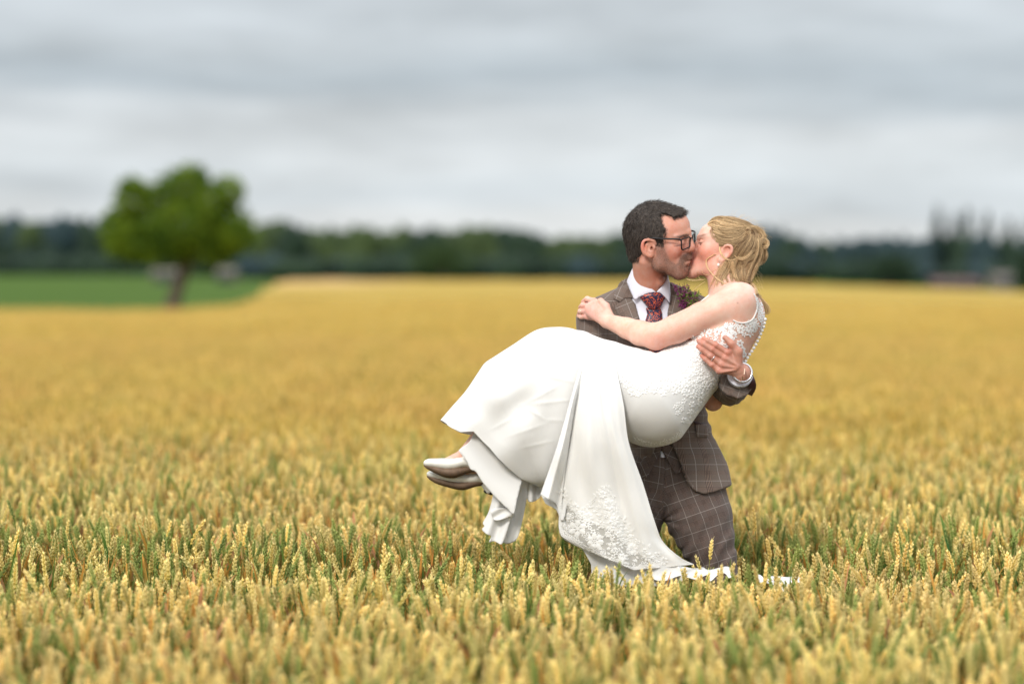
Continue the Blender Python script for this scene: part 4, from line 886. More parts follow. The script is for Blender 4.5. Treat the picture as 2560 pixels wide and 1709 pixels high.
def leg_uv(P):
    x, y, z = P.T; R = x > 1656-(y-1300)*.05
    ax = np.where(R, np.interp(y, [1100, 1215, 1294, 1353, 1407, 1885], [1690, 1715, 1749, 1768, 1789, 1800]), np.interp(y, [1100, 1230, 1300, 1360, 1420, 1885], [1630, 1615, 1582, 1562, 1552, 1552]))
    r = np.interp(y, [1100, 1300, 1400, 1885], [95, 80, 66, 60]); u = np.arctan2(x-ax, -(z-84)+1e-6)*r+np.where(R, 9., 27.); v = y-(x-ax)*np.where(R, -.30, .22)
    return {'cloth': np.stack([u/PXM+10, v/PXM+10, 0*u], 1)}
trs, tP, tV, tF = sdf_obj("trousers", TR, 2.4, M_trs, groom, leg_uv); trs_tree = bvh(tV, tF)
for cx, d in ((1800, 60), (1548, 70)):
    SH = SDF(); SH.chain([(cx, 1935, d+50), (cx+4, 1945, d-60), (cx+6, 1950, d-120)], [30, 34, 24], k=10, flat=(1, .6, 1)); SH.cap((cx, 1925, d+45), (cx, 1890, d+45), 28, 26, k=10)
    sdf_obj("shoe", SH, 4, simple("brown_leather", (.06, .03, .015), .4), groom)
# jacket
J = SDF(); J.ell((1625, 862, 82), (134, 135, 98), k=20); J.cap((1592, 733, 74), (1492, 797, 76), 33, 50, k=22); J.cap((1662, 733, 74), (1763, 797, 78), 33, 50, k=22); J.ell((1648, 985, 86), (113, 150, 90), k=30)
J.chain([(1668, 1050, 86), (1680, 1120, 86), (1697, 1185, 86), (1706, 1250, 86)], [100, 106, 122, 130], k=18, flat=(1, 1, .80))
J.chain([(1490, 800, 75), (1486, 870, 62), (1476, 950, 40), (1425, 930, -105)], [50, 46, 42, 36], k=5)
J.chain([(1765, 800, 80), (1822, 962, -10), (1843, 953, -165)], [50, 50, 41], k=7)
open_poly = [(1570, 690), (1576, 722), (1588, 750), (1599, 800), (1620, 870), (1634, 935), (1640, 1000), (1642, 1085), (1636, 1120), (1607, 1202), (1596, 1245), (1735, 1245), (1736, 1229), (1722, 1210), (1710, 1183), (1695, 1148), (1681, 1115), (1665, 1080), (1650, 1000), (1650, 935), (1660, 870), (1668, 800), (1673, 760), (1676, 736), (1674, 700), (1668, 680), (1600, 660), (1578, 672)]
J.prism(open_poly, -120, 52, k=4, mode='sub')
J.prism([(1380, 1300), (1380, 1225), (1600, 1232), (1735, 1229), (1757, 1235), (1790, 1227), (1811, 1218), (1821, 1213), (1860, 1200), (1860, 1420), (1380, 1420)], -200, 300, k=4, mode='sub')
J.cap((1626, 640, 60), (1627, 742, 60), 49, 52, k=3, mode='sub')
ja_, jn_ = axis_cut((1843, 953, -158), (1852, 938, -200))
J.custom(lambda P: np.where(np.linalg.norm(P-ja_, axis=1) < 120, (P-ja_)@jn_*-1, 50.), ja_-90, ja_+90, k=2, mode='sub')
def jd(P):
    x, y, z = P.T
    el = np.exp(-((x-1480)/50)**2-((y-905)/60)**2)*2.5*np.sin(y*.25+x*.12); sl = np.exp(-((x-1825)/45)**2-((y-975)/45)**2)*2.2*np.sin(y*.22-x*.25+z*.06)
    sk = 3.0*np.exp(-((y-1180)/80)**2)*np.sin(x*.055+y*.03+1.3*vnoise(P*.012)); seam = 2.2*np.exp(-((x-1498-(y-800)*.03)/2.0)**2)*((y > 770) & (y < 960) & (z < 40))
    wst = np.exp(-((y-1050)/40)**2)*2.5*np.sin(y*.17+x*.07+vnoise(P*.02)); return el+sl+sk+seam+wst+1.5*vnoise(P*.035)
J.disp = jd
def jac_uv(P):
    x, y, z = P.T; L_ = x < 1499+(y-800)*.03; R_ = (z < 60) & (x > 1778) & (y > 900) & (y < 1022)
    u = np.arctan2(x-1630, -(z-84)+30)*115+14; v = y+.0*x
    ul = np.arctan2(x-1487, -(z-70)+1e-6)*52+8; vl = y-(x-1487)*.22; ur = x*.95+y*.3+9; vr = y*.95-x*.3+12
    return {'cloth': np.stack([np.where(R_, ur, np.where(L_, ul, u))/PXM+10, np.where(R_, vr, np.where(L_, vl, v))/PXM+10, 0*u], 1)}
jac, jP, jV, jF = sdf_obj("jacket", J, 2.8, M_suit, groom, jac_uv); jac_tree = bvh(jV, jF)
def suit_patch(name, poly, tree, off, rot, parent, mat=M_suit, th=.0022, bl=.0012, org=(0, 0), step=3.5):
    P2, Wp, F = patch(poly, tree, step, off, bulge=lambda x, y, s: bl*min(1, s/5)); ca, sa = math.cos(math.radians(rot)), math.sin(math.radians(rot))
    x, y = P2[:, 0]-org[0], P2[:, 1]-org[1]; uv = np.stack([(x*ca+y*sa)/PXM+10, (-x*sa+y*ca)/PXM+10, 0*x], 1)
    o = mesh_obj(name, Wp, F, mat, parent, attrs={'cloth': uv}); add_solid(o, th, 1); return o
body_in = bvh(np.concatenate([jV, sV, tV]), np.concatenate([jF, sF+len(jV), tF+len(jV)+len(sV)]))
WC = SDF(); WC.ell((1630, 930, 82), (116, 130, 90), k=20); WC.ell((1655, 1060, 86), (98, 110, 86), k=20)
WC.prism([(1560, 700), (1590, 800), (1612, 868), (1622, 897), (1640, 925), (1650, 900), (1657, 868), (1680, 780), (1700, 700)], -60, 60, k=3, mode='sub'); WC.prism([(1500, 1150), (1500, 1400), (1800, 1400), (1800, 1150)], -300, 300, k=3, mode='sub')
wc, wP, wV, wF = sdf_obj("waistcoat", WC, 3.0, M_suit, groom, jac_uv)
lp = suit_patch("lapel", [(1560, 747), (1585, 745), (1597, 800), (1618, 870), (1632, 925), (1618, 925), (1592, 888), (1577, 860), (1545, 788), (1536.5, 768)], bvh(np.concatenate([jV, wV]), np.concatenate([jF, wF+len(jV)])), .0035, -22, jac, org=(12, 5))
suit_patch("jacket_collar", [(1571, 693), (1553, 703), (1541, 723), (1533.5, 746), (1551, 755), (1561, 746), (1586, 744), (1577, 722)], body_in, .0055, 24, jac, org=(22, 0))
suit_patch("lapel", [(1672, 704), (1676, 740), (1672, 765), (1668, 800), (1660, 870), (1646, 925), (1662, 925), (1690, 885), (1704, 830), (1714, 775), (1704, 742), (1690, 722)], body_in, .0035, 14, jac, org=(3, 9))
suit_patch("jacket_front_edge", [(1681, 1115), (1696, 1148), (1711, 1183), (1723, 1210), (1736, 1228), (1741, 1224), (1728, 1206), (1716, 1180), (1701, 1145), (1687, 1112)], body_in, .001, 0, jac, th=.001, bl=0)
both_tree = bvh(np.concatenate([wV, tV]), np.concatenate([wF, tF+len(wV)]))
suit_patch("waistcoat_point", [(1654, 1112), (1684, 1112), (1700, 1148), (1711, 1178), (1701, 1179), (1688, 1185), (1673, 1158), (1657, 1130)], both_tree, .004, 24, wc, M_trs, org=(5, 20))
suit_patch("waistcoat_point", [(1630, 1112), (1654, 1112), (1651, 1130), (1634, 1163), (1618, 1192), (1606, 1196), (1600, 1160)], both_tree, .004, -24, wc, M_trs, org=(0, 10))
o = suit_patch("pocket_flap", [(1737, 1058), (1767, 1061), (1770, 1092), (1741, 1092)], jac_tree, .002, 4, jac, org=(2, 3)); 
pip = simple("wine_piping", (.030, .008, .010), .7); suit_patch("pocket_piping", [(1735, 1054), (1766, 1058), (1767, 1063), (1736, 1060)], jac_tree, .004, 0, jac, pip, th=.001)
suit_patch("shirt_tail", [(1651, 1128), (1655, 1124), (1663, 1143), (1652, 1143)], trs_tree, .002, 0, groom, M_shirt, th=.001)
# cuff flap, watch and ring
cf = spline([W(1878, 928, -.17), W(1886, 945, -.20), W(1891, 967, -.19), W(1880, 990, -.15)], 8); q2 = spline([W(1872, 925, -.20), W(1873, 942, -.215), W(1874, 962, -.21), W(1868, 985, -.19)], 8)
mesh_obj("cuff_flap", np.concatenate([cf, q2]), [(k, k+1, k+9, k+8) for k in range(7)], simple("wine_lining", (.05, .012, .02), .5), jac)
def ring_at(c, n, r, rad, mat, parent, name, nq=8, squash=1.0):
    c, n = np.array(c), np.array(n, float); n /= np.linalg.norm(n); u = np.cross(n, [0, .2, 1.0]); u /= np.linalg.norm(u); v = np.cross(n, u); a = np.linspace(0, 2*np.pi, 33)
    Vs, Fs = tubes([c+(u*np.cos(a)[:, None]*squash+v*np.sin(a)[:, None])*r], [np.full(33, rad)], nq); return mesh_obj(name, Vs, Fs, mat, parent)
silver = simple("silver", (.75, .75, .77), .18, metal=1.0); gold = simple("rose_gold", (.86, .58, .42), .2, metal=1.0)
ring_at(W(1783, 894.5, (dz_-7)/PXM), W(1776, 889, 0)-W(1804, 911, 0), .0099, .0014, silver, groom, "wedding_ring")
wt = ring_at(W(1856, 931, (dz_+6)/PXM), W(1826, 966, -.02)-W(1853, 930, dz_/PXM), .0285, .0034, silver, groom, "watch_strap", squash=1.0)
Vs, Fs = tubes([np.array([W(1862, 921, -.275), W(1860, 936, -.285)]), np.array([W(1857, 941, -.275), W(1854, 950, -.27)])], [np.full(2, .0022), np.full(2, .002)], 6); mesh_obj("watch_case", Vs, Fs, gold, wt)
# buttonhole flowers
fl_base = np.array(W(1716, 768, -.03)); rg = np.random.default_rng(21); cv = []; rd = []; cg = []; rdg = []; cp = []; rp = []
for k in range(120):
    tx, ty_ = rg.uniform(1692, 1752), rg.uniform(705, 760)
    if tx > 1725 and ty_ < 722: continue
    tip = W(tx, ty_, rg.uniform(-.055, -.005)); mid = (fl_base+tip)/2+rg.normal(0, .004, 3); c = spline([fl_base+rg.normal(0, .004, 3), mid, tip], 6)
    green = tx > 1718 or rg.random() < .3
    (cg if green else cv).append(c); (rdg if green else rd).append(np.full(6, .0007))
    for q in range(9):
        s = rg.uniform(.35, 1); p = c[int(s*5)]; d = rg.normal(0, .0055, 3); (cg if (green and rg.random() < .62) else cp).append(np.array([p, p+d*.6, p+d])); (rdg if cg is not None and len(cg) > len(rdg) else rp).append(np.array([.0006, .0016, .0004]))
for (a, b_) in (((1700, 745), (1680, 706)), ((1702, 730), (1686, 712)), ((1714, 735), (1712, 712)), ((1720, 735), (1722, 714))):
    for k in range(30):
        s = rg.uniform(.0, 1); p = W(a[0]+(b_[0]-a[0])*s, a[1]+(b_[1]-a[1])*s, -.04); d = rg.normal(0, .0035, 3); cp.append(np.array([p, p+d*.6, p+d])); rp.append(np.array([.0006, .0014, .0005]))
fl = empty("buttonhole", (0, 0, 0), None, None); del_ = fl; bpy.data.objects.remove(fl)
Vs, Fs = tubes(cg, rdg[:len(cg)], 4); bh = mesh_obj("buttonhole_flower", Vs, Fs, simple("sprig_green", (.13, .19, .03), .6, var=.5, scale=200), groom)
Vs, Fs = tubes(cv, rd, 4); mesh_obj("stem", Vs, Fs, simple("stem_dark", (.06, .05, .02), .6), bh)
Vs, Fs = tubes(cp, rp, 4); mesh_obj("heather_bloom", Vs, Fs, simple("purple_heather", (.17, .022, .10), .6, var=.5, scale=250), bh)

# ------------------------------------------------------------------ the bride
bride = empty("person", tuple(W(1640, HZ+CAMZ*PXM, -.15)), 'blonde bride in white lace gown being carried and kissing the bearded man', 'person')
BDd = 8.0
B = SDF()
B.ell((1829, 611, BDd), (68, 58, 55), ang=23, k=8)
B.ell((1783, 622, BDd), (40, 52, 44), ang=23, k=20); B.ell((1776, 588, BDd), (28, 30, 38), ang=23, k=16)
for s_ in (-1, 1):
    B.cap((1803, 660, BDd+38*s_), (1732, 680, BDd+9*s_), 14, 12, k=18); B.ell((1768, 630, BDd+26*s_), (20, 20, 17), k=14)
    B.ell((1751, 605, BDd+24*s_), (10, 7, 12), ang=-60, k=5, mode='sub'); B.ell((1758, 606, BDd+21*s_), (9.5, 8, 12), k=4)
    B.cap((1747, 592, BDd+8*s_), (1764, 588, BDd+32*s_), 5, 5, k=8)
    B.ell((1738, 627, BDd+8*s_), (6, 5, 5), k=4); B.ell((1743, 634, BDd+4*s_), (13, 12, 14), k=6)
    # ear
    hx = spline([(1810, 626, BDd+54*s_), (1812, 616, BDd+58*s_), (1821, 613, BDd+62*s_), (1829, 618, BDd+63*s_), (1829, 629, BDd+62*s_), (1822, 639, BDd+58*s_), (1812, 647, BDd+54*s_), (1803, 652, BDd+51*s_)], 20)
    B.ell((1815, 630, BDd+54*s_), (14, 19, 5), ang=30, k=5); B.chain(list(hx), list(np.linspace(2.6, 3.4, 20)), k=3); B.ell((1815, 628, BDd+61*s_), (8, 10, 5), ang=30, k=3, mode='sub'); B.ell((1801, 648, BDd+52*s_), (6, 6, 4), k=4)
B.ell((1729, 681, BDd), (13, 12, 17), k=12); B.ell((1743, 658, BDd), (19, 29, 25), ang=20, k=14)
B.chain([(1750, 598, BDd), (1743, 610, BDd), (1734, 622, BDd)], [6, 5.5, 7.5], k=8)
B.ell((1730, 644, BDd), (7, 5, 15), k=4); B.ell((1727, 653, BDd), (7, 5, 14), k=4)
B.ell((1719, 670, BDd), (5, 3, 14), k=5, mode='sub')
B.chain([(1797, 662, 2), (1806, 705, -22), (1822, 760, -62)], [37, 35, 42], k=20)
# torso, arms, hips, legs
B.chain([(1833, 790, -88), (1800, 850, -90), (1752, 912, -100), (1640, 1002, -124)], [80, 78, 64, 99], k=22, flat=(1, 1, 1.14))
B.ell((1768, 800, -92), (44, 48, 70), k=22); B.cap((1845, 756, -138), (1815, 752, -20), 42, 40, k=26)
B.chain([(1851, 750, -138), (1800, 775, -146), (1753, 793, -150), (1690, 822, -146), (1640, 841, -138)], [45, 41, 37, 35.5, 32], k=10)
B.ell((1640, 850, -140), (14, 17, 15), k=14)
B.chain([(1640, 841, -138), (1600, 832, -118), (1567, 820, -88), (1519, 802, -42)], [32, 31, 26, 18], k=10, flat=(1, 1, .95))
B.cap((1518, 801, -42), (1482, 774, -6), 18, 21, k=9, flat=(1, 1, .62))
bm = [(1484, 752, 6), (1476, 765, 8), (1469, 778, 10), (1467, 791, 14)]
bf = [[(1468, 747, 22), (1458, 754, 40)], [(1457, 763, 26), (1451, 768, 48)], [(1451, 778, 30), (1448, 783, 54)], [(1453, 792, 32), (1446, 790, 50)]]
for a_, f_, r_ in zip(bm, bf, (6.8, 6.9, 6.7, 5.9)):
    B.cap((1512, 797, -36), a_, 9, r_+1.4, k=7); B.chain([a_, f_[0], f_[1]], [r_+.4, r_, r_-1.2], k=2.6); B.ell((a_[0], a_[1], a_[2]-4), (7, 6, 5), k=5)
B.chain([(1523, 790, -38), (1515, 766, -22), (1502, 753, -8), (1492, 756, 2)], [12, 9.5, 7.5, 6.5], k=5)
# far arm round his back: elbow seen below his sleeve
B.chain([(1812, 770, 0), (1795, 900, 2), (1783, 1003, -8)], [38, 32, 22], k=10); B.cap((1783, 1003, -8), (1740, 915, 200), 22, 18, k=10)
B.chain([(1620, 985, -165), (1400, 888, -172), (1300, 985, -165), (1163, 1130, -152)], [68, 46, 38, 15], k=14); B.chain([(1620, 1000, -85), (1410, 905, -105), (1310, 1010, -110), (1200, 1170, -122)], [68, 46, 38, 15], k=14)
B.cap((1163, 1133, -152), (1100, 1160, -152), 13, 8, k=8); B.cap((1200, 1172, -122), (1120, 1192, -122), 13, 8, k=8)
def bride_col(P):
    C = cloth_col(P, (0.78, 0.51, 0.40), [((1760, 640, -30), (34, 34, 70), (0.70, 0.30, 0.215), .85), ((1735, 640, 0), (16, 30, 70), (0.66, 0.28, 0.21), .6), ((1790, 690, -20), (45, 34, 90), (0.62, 0.30, 0.22), .75), ((1820, 628, -60), (14, 20, 40), (0.70, 0.30, 0.22), .7),
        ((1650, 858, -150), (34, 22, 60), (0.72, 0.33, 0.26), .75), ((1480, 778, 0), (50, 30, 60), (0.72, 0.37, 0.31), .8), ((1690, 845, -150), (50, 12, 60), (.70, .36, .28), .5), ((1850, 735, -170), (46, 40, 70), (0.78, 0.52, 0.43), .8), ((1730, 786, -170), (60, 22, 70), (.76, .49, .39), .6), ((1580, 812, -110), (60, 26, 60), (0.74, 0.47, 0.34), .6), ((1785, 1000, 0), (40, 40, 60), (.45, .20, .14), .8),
        ((1731, 648, 0), (7, 7, 20), (0.60, 0.20, 0.18), .8)]+[(a, (7, 7, 14), (.74, .30, .25), .5) for a in bm])
    for q, r, a in (((1757, 588, 0), (13, 2.2), .6), ((1752, 606.5, 0), (8, 1.5), .85)):
        dx, dy = P[:, 0]-q[0], P[:, 1]-q[1]+.28*(P[:, 0]-q[0]); wg = np.exp(-(dx/r[0])**2-(dy/r[1])**2)*a*(np.abs(P[:, 2]-BDd) > 7)*(P[:, 1] < 640); C[:, :3] = C[:, :3]*(1-wg[:, None])+np.array((.12, .06, .04))*wg[:, None]
    wg = np.exp(-((P[:, 0]-1844)/2.2)**2-((P[:, 1]-757)/2.2)**2)*.6*(P[:, 2] < -120); C[:, :3] = C[:, :3]*(1-wg[:, None])+np.array((.30, .14, .10))*wg[:, None]
    return {'col': C}
bb, bP, bV, bF = sdf_obj("body", B, 1.7, M_skin, bride, bride_col); btree = bvh(bV, bF)
def bridevis(c): return 1.0
# ---- dress
def satin(name, col, rough=.42, bump=.15):
    m, nt, b = mat_new(name); t_ = N(nt, 'ShaderNodeTexCoord'); n1 = N(nt, 'ShaderNodeTexNoise', Scale=9.0, Detail=4.0); L(nt, t_.outputs['Object'], n1.inputs['Vector'])
    mp = N(nt, 'ShaderNodeMapping'); mp.inputs['Scale'].default_value = (1400, 1400, 300); L(nt, t_.outputs['Object'], mp.inputs[0]); n2 = N(nt, 'ShaderNodeTexNoise', Scale=1.0, Detail=2.0); L(nt, mp.outputs[0], n2.inputs['Vector'])
    b.inputs['Base Color'].default_value = (*col, 1); b.inputs['Roughness'].default_value = rough; b.inputs['Sheen Weight'].default_value = .15; b.inputs['Specular IOR Level'].default_value = .22
    bp = N(nt, 'ShaderNodeBump', Strength=.08, Distance=.004); L(nt, n1.outputs['Fac'], bp.inputs['Height']); b2 = N(nt, 'ShaderNodeBump', Strength=bump, Distance=.0005); L(nt, n2.outputs['Fac'], b2.inputs['Height']); L(nt, bp.outputs[0], b2.inputs['Normal']); L(nt, b2.outputs[0], b.inputs['Normal'])
    tr = N(nt, 'ShaderNodeBsdfTranslucent'); tr.inputs[0].default_value = (*col, 1); ms = N(nt, 'ShaderNodeMixShader'); ms.inputs[0].default_value = .12; L(nt, b.outputs[0], ms.inputs[1]); L(nt, tr.outputs[0], ms.inputs[2]); L(nt, ms.outputs[0], nt.nodes['Material Output'].inputs[0]); return m
M_sat = satin("ivory_crepe", (.85, .836, .812), .6); M_lin = satin("lining", (.80, .79, .77), .6)
M_lace = simple("white_lace", (.90, .89, .87), .75, bump=.5, bscale=900)
m, nt, b = mat_new("tulle"); b.inputs['Base Color'].default_value = (.78, .76, .72, 1); b.inputs['Roughness'].default_value = .8; tb = N(nt, 'ShaderNodeBsdfTransparent'); ms = N(nt, 'ShaderNodeMixShader'); ms.inputs[0].default_value = .42; L(nt, tb.outputs[0], ms.inputs[1]); L(nt, b.outputs[0], ms.inputs[2]); L(nt, ms.outputs[0], nt.nodes['Material Output'].inputs[0]); M_tul = m
D = SDF(); D.chain([(1833, 790, -88), (1800, 850, -90), (1752, 912, -100), (1632, 999, -124)], [84, 82, 71, 119], k=22, flat=(1, 1, 1.14)); D.ell((1768, 800, -92), (48, 52, 74), k=22)
D.chain([(1600, 985, -130), (1510, 945, -134), (1440, 905, -138)], [112, 94, 80], k=16, flat=(1, 1, 1.2))
D.prism([(1622, 878), (1645, 882), (1664, 872), (1684, 860), (1700, 850), (1745, 850), (1800, 882), (1835, 896), (1866, 903), (1885, 980), (1720, 1200), (1400, 1300), (1370, 780), (1560, 845)], -500, 300, k=2)
def dd(P):
    x, y, z = P.T
    g_ = np.exp(-((x-1625)/42)**2-((y-900)/24)**2)*4.2*np.sin((x-1600)*.20+(y-880)*.10); g2 = np.exp(-((x-1700)/60)**2-((y-900)/34)**2)*2.2*np.sin((x*.09-y*.12)+2*vnoise(P*.03)); g3 = np.exp(-((x-1530)/50)**2-((y-880)/22)**2)*1.2*np.sin(x*.12-y*.1)
    emb = .7*np.maximum(0, vnoise(P*.16))*np.clip((y-885)/20, 0, 1)*np.clip((1000-y+(x-1600)*.2)/20, 0, 1)*(x > 1540); return g_+g2+g3+1.0*vnoise(P*.02)-emb
D.disp = dd
dr, dP, dV, dF = sdf_obj("dress", D, 2.6, M_sat, bride, smooth=14); dtree = bvh(dV, dF)
# skirt draped over the legs: closed rings from the thigh to the hem
secs = [((1510, 853), (1500, 1105), -134, 100), ((1478, 841), (1462, 1125), -136, 110), ((1431, 822), (1425, 1160), -139, 116), ((1389, 818), (1395, 1195), -140, 116), ((1340, 826), (1374, 1216), -140, 114), ((1280, 864), (1364, 1218), -139, 108), ((1240, 890), (1361, 1218), -138, 104), ((1213, 908), (1359, 1218), -137, 100), ((1197, 929), (1357, 1218), -136, 97), ((1166, 974), (1354, 1218), -134, 92), ((1130, 1015), (1352, 1218), -132, 88), ((1101, 1050), (1350, 1217), -130, 84)]
Sa = np.array([[*a, *b_, c, e] for a, b_, c, e in secs], float); NS, NP = 200, 340; Sp = spline(Sa, NS)
hem = resample([(1101, 1050), (1128, 1069), (1151, 1080), (1184, 1078), (1204, 1100), (1225, 1120), (1245, 1144), (1275, 1173), (1304, 1196), (1326, 1206), (1350, 1217)], 200)
ph = np.linspace(0, 2*np.pi, NP, endpoint=False); G_ = np.zeros((NS, NP, 3))
for i_ in range(NS):
    s = i_/(NS-1); T_, B_, dc, dh = Sp[i_, :2], Sp[i_, 2:4], Sp[i_, 4], Sp[i_, 5]; q = (1-np.cos(ph))/2; p2 = T_[None]+(B_-T_)[None]*q[:, None]
    near = np.sin(ph) > 0; wgt = sstep(.72, 1.0, s)
    hq = np.stack([np.interp(q, np.linspace(0, 1, 200), hem[:, k]) for k in (0, 1)], 1); lin = hem[0]+(hem[-1]-hem[0])*q[:, None]; off = (hq-lin)*wgt*np.where(near, 1, .55)[:, None]
    p2 = p2+off
    dep = dc-dh*np.sign(np.sin(ph))*np.abs(np.sin(ph))**.8
    # folds radiating from the knees
    kx, ky = 1400, 860; ang = np.arctan2(p2[:, 1]-ky, kx-p2[:, 0]); rr = np.hypot(p2[:, 0]-kx, p2[:, 1]-ky); am = np.clip((rr-60)/230, 0, 1)**1.3
    fold = 9*am*np.sin(ang*5.5+1.2+.004*rr)+4*am*np.sin(ang*15+.012*rr)
    b1 = 20*np.exp(-((p2[:, 0]-1235)/48)**2-((p2[:, 1]-985)/40)**2)-14*np.exp(-((p2[:, 0]-1300)/40)**2-((p2[:, 1]-1010)/40)**2)
    for (x0_, y0_, x1_, y1_, a_) in ((1308, 1012, 1400, 962, 2.2), (1308, 1012, 1445, 998, 2.0), (1312, 1016, 1362, 1048, 2.2), (1268, 1092, 1372, 1056, 1.6), (1335, 930, 1446, 958, 1.8), (1300, 1120, 1390, 1100, 1.5), (1330, 905, 1452, 925, 1.4), (1225, 1075, 1290, 1040, 1.6), (1362, 1048, 1420, 1052, 1.5)):
        e_ = np.array([x1_-x0_, y1_-y0_], float); w0 = p2-np.array([x0_, y0_]); t_ = np.clip(w0@e_/(e_@e_), 0, 1); dd_ = np.hypot(*(w0-t_[:, None]*e_).T); sg_ = (w0[:, 0]*e_[1]-w0[:, 1]*e_[0])/np.linalg.norm(e_)
        fold = fold+a_*np.sin(np.pi*np.clip(t_*.9+.05, 0, 1))*np.exp(-np.abs(sg_)/3.2)*(dd_ < 14)
    dep = dep-np.where(near, 1, -.6)*(fold+b1)*np.abs(np.sin(ph))**.5
    G_[i_, :, :2] = p2; G_[i_, :, 2] = dep
    edge = (np.abs(np.sin(ph)) < .5)*(q < .5)*am; G_[i_, :, 1] += 2.0*edge*np.sin(ph*5+s*9)
Vg = G_.reshape(-1, 3); ii = (np.arange(NS-1)[:, None]*NP); jj = np.arange(NP)[None]; j2 = (jj+1) % NP; Fg = np.stack([ii+jj, ii+NP+jj, ii+NP+j2, ii+j2], -1).reshape(-1, 4)
sk = mesh_obj("skirt", Wv(Vg), Fg, M_sat, dr); add_solid(sk, .0018); sktree = bvh(np.concatenate([Wv(Vg), dV]), np.concatenate([Fg, dF+len(Vg)]))
# front drape of the train: key lines from its top at the knees down to the lace hem
def keysheet(lines, depths, bulges, nv, nu, name, mat, parent, disp=None):
    ks = [spline(l, nv) for l in lines]; out = []
    for v in range(nv):
        row = []
        for k in range(len(ks)-1):
            a, b_ = ks[k][v], ks[k+1][v]; t = np.linspace(0, 1, nu, endpoint=(k == len(ks)-2)); st = t*t*(3-2*t)
            d = depths[k]+(depths[k+1]-depths[k])*st-bulges[k]*np.sin(np.pi*t)
            s = v/(nv-1); base = a[2]+(b_[2]-a[2])*t; amp = min(1, .12+1.1*s)
            row.append(np.stack([a[0]+(b_[0]-a[0])*t, a[1]+(b_[1]-a[1])*t, base+d*amp], 1))
        out.append(np.concatenate(row))
    G = np.array(out); 
    if disp: G[..., 2] += disp(G)
    n, m_ = G.shape[:2]; i = np.arange(n-1)[:, None]*m_; j = np.arange(m_-1)[None]; F = np.stack([i+j, i+m_+j, i+m_+j+1, i+j+1], -1).reshape(-1, 4); return G.reshape(-1, 3), F
K = [[(1471, 858, -246), (1456, 900, -270), (1430, 985, -284), (1392, 1117, -280), (1351, 1236, -250)],
     [(1474, 857, -246), (1461, 905, -272), (1439, 1000, -286), (1421, 1110, -280), (1389, 1258, -252)],
     [(1476, 857, -246), (1464, 905, -270), (1443, 1010, -284), (1428, 1110, -276), (1404, 1260, -240), (1397, 1300, -232), (1403, 1340, -226), (1435, 1362, -222)],
     [(1500, 858, -246), (1499, 915, -268), (1507, 1015, -284), (1524, 1103, -280), (1545, 1220, -248), (1560, 1290, -236), (1572, 1370, -222), (1585, 1425, -214)],
     [(1535, 866, -244), (1539, 912, -264), (1559, 1010, -276), (1572, 1106, -268), (1608, 1210, -246), (1638, 1306, -230), (1658, 1354, -212), (1700, 1392, -190), (1735, 1410, -165)]]
def hug(G):
    G2 = G.reshape(-1, 3); out = np.zeros(len(G2)); w_ = 1-sstep(885, 985, G2[:, 1])
    for k_, (x, y, z) in enumerate(G2):
        if y > 1000: continue
        h, _ = ray_px(sktree, x, y)
        if h is None: 
            if w_[k_] > 0: out[k_] = (-150-z)*w_[k_]
            continue
        ds = (h.y-Y0)*PXM-2.5; t_ = z+(ds-z)*w_[k_]; out[k_] = min(t_, ds)-z
    return out.reshape(G.shape[:2])
mt, nt, b = mat_new("train_cloth"); M_trn = mt; bs_ = M_sat.node_tree
b.inputs['Base Color'].default_value = (.85, .836, .812, 1); b.inputs['Roughness'].default_value = .6; b.inputs['Sheen Weight'].default_value = .15; b.inputs['Specular IOR Level'].default_value = .35
la = N(nt, 'ShaderNodeAttribute', attribute_name='lace'); t_ = N(nt, 'ShaderNodeTexCoord'); nz_ = N(nt, 'ShaderNodeTexNoise', Scale=110.0, Detail=2.0); L(nt, t_.outputs['Object'], nz_.inputs['Vector'])
n1_ = N(nt, 'ShaderNodeTexNoise', Scale=9.0, Detail=4.0); L(nt, t_.outputs['Object'], n1_.inputs['Vector']); bp = N(nt, 'ShaderNodeBump', Strength=.05, Distance=.004); L(nt, n1_.outputs['Fac'], bp.inputs['Height']); L(nt, bp.outputs[0], b.inputs['Normal'])
fac = math_(nt, 'LESS_THAN', math_(nt, 'ADD', la.outputs['Fac'], math_(nt, 'MULTIPLY', math_(nt, 'SUBTRACT', nz_.outputs['Fac'], .5), 26.0)), 0.0)
b2 = N(nt, 'ShaderNodeBsdfDiffuse'); b2.inputs[0].default_value = (.72, .70, .66, 1); tb = N(nt, 'ShaderNodeBsdfTransparent'); ms = N(nt, 'ShaderNodeMixShader'); ms.inputs[0].default_value = .60; L(nt, tb.outputs[0], ms.inputs[1]); L(nt, b2.outputs[0], ms.inputs[2])
m2 = N(nt, 'ShaderNodeMixShader'); L(nt, fac, m2.inputs[0]); L(nt, b.outputs[0], m2.inputs[1]); L(nt, ms.outputs[0], m2.inputs[2]); L(nt, m2.outputs[0], nt.nodes['Material Output'].inputs[0])
Pn, Fn = keysheet(K[1:] if False else K, [0, 6, 20, 10, 14], [14, -8, 26, 22], 170, 34, "train", M_sat, dr,
                  disp=lambda G: (-5*np.sin((G[..., 0]-.28*(G[..., 1]-900))*.085+1)*np.clip((G[..., 1]-950)/300, 0, 1)-1.0*vnoise(G*.02)-(np.sin(np.linspace(0, 1, G.shape[1])*2*np.pi*3.3-1.0)**3*9+np.sin(np.linspace(0, 1, G.shape[1])*2*np.pi*7.1)*1.5)[None, :]*np.linspace(0.15, 1, G.shape[0])[:, None]**.8))
GG = Pn.reshape(170, -1, 3); GG[..., 2] += hug(GG); Pn = GG.reshape(-1, 3)
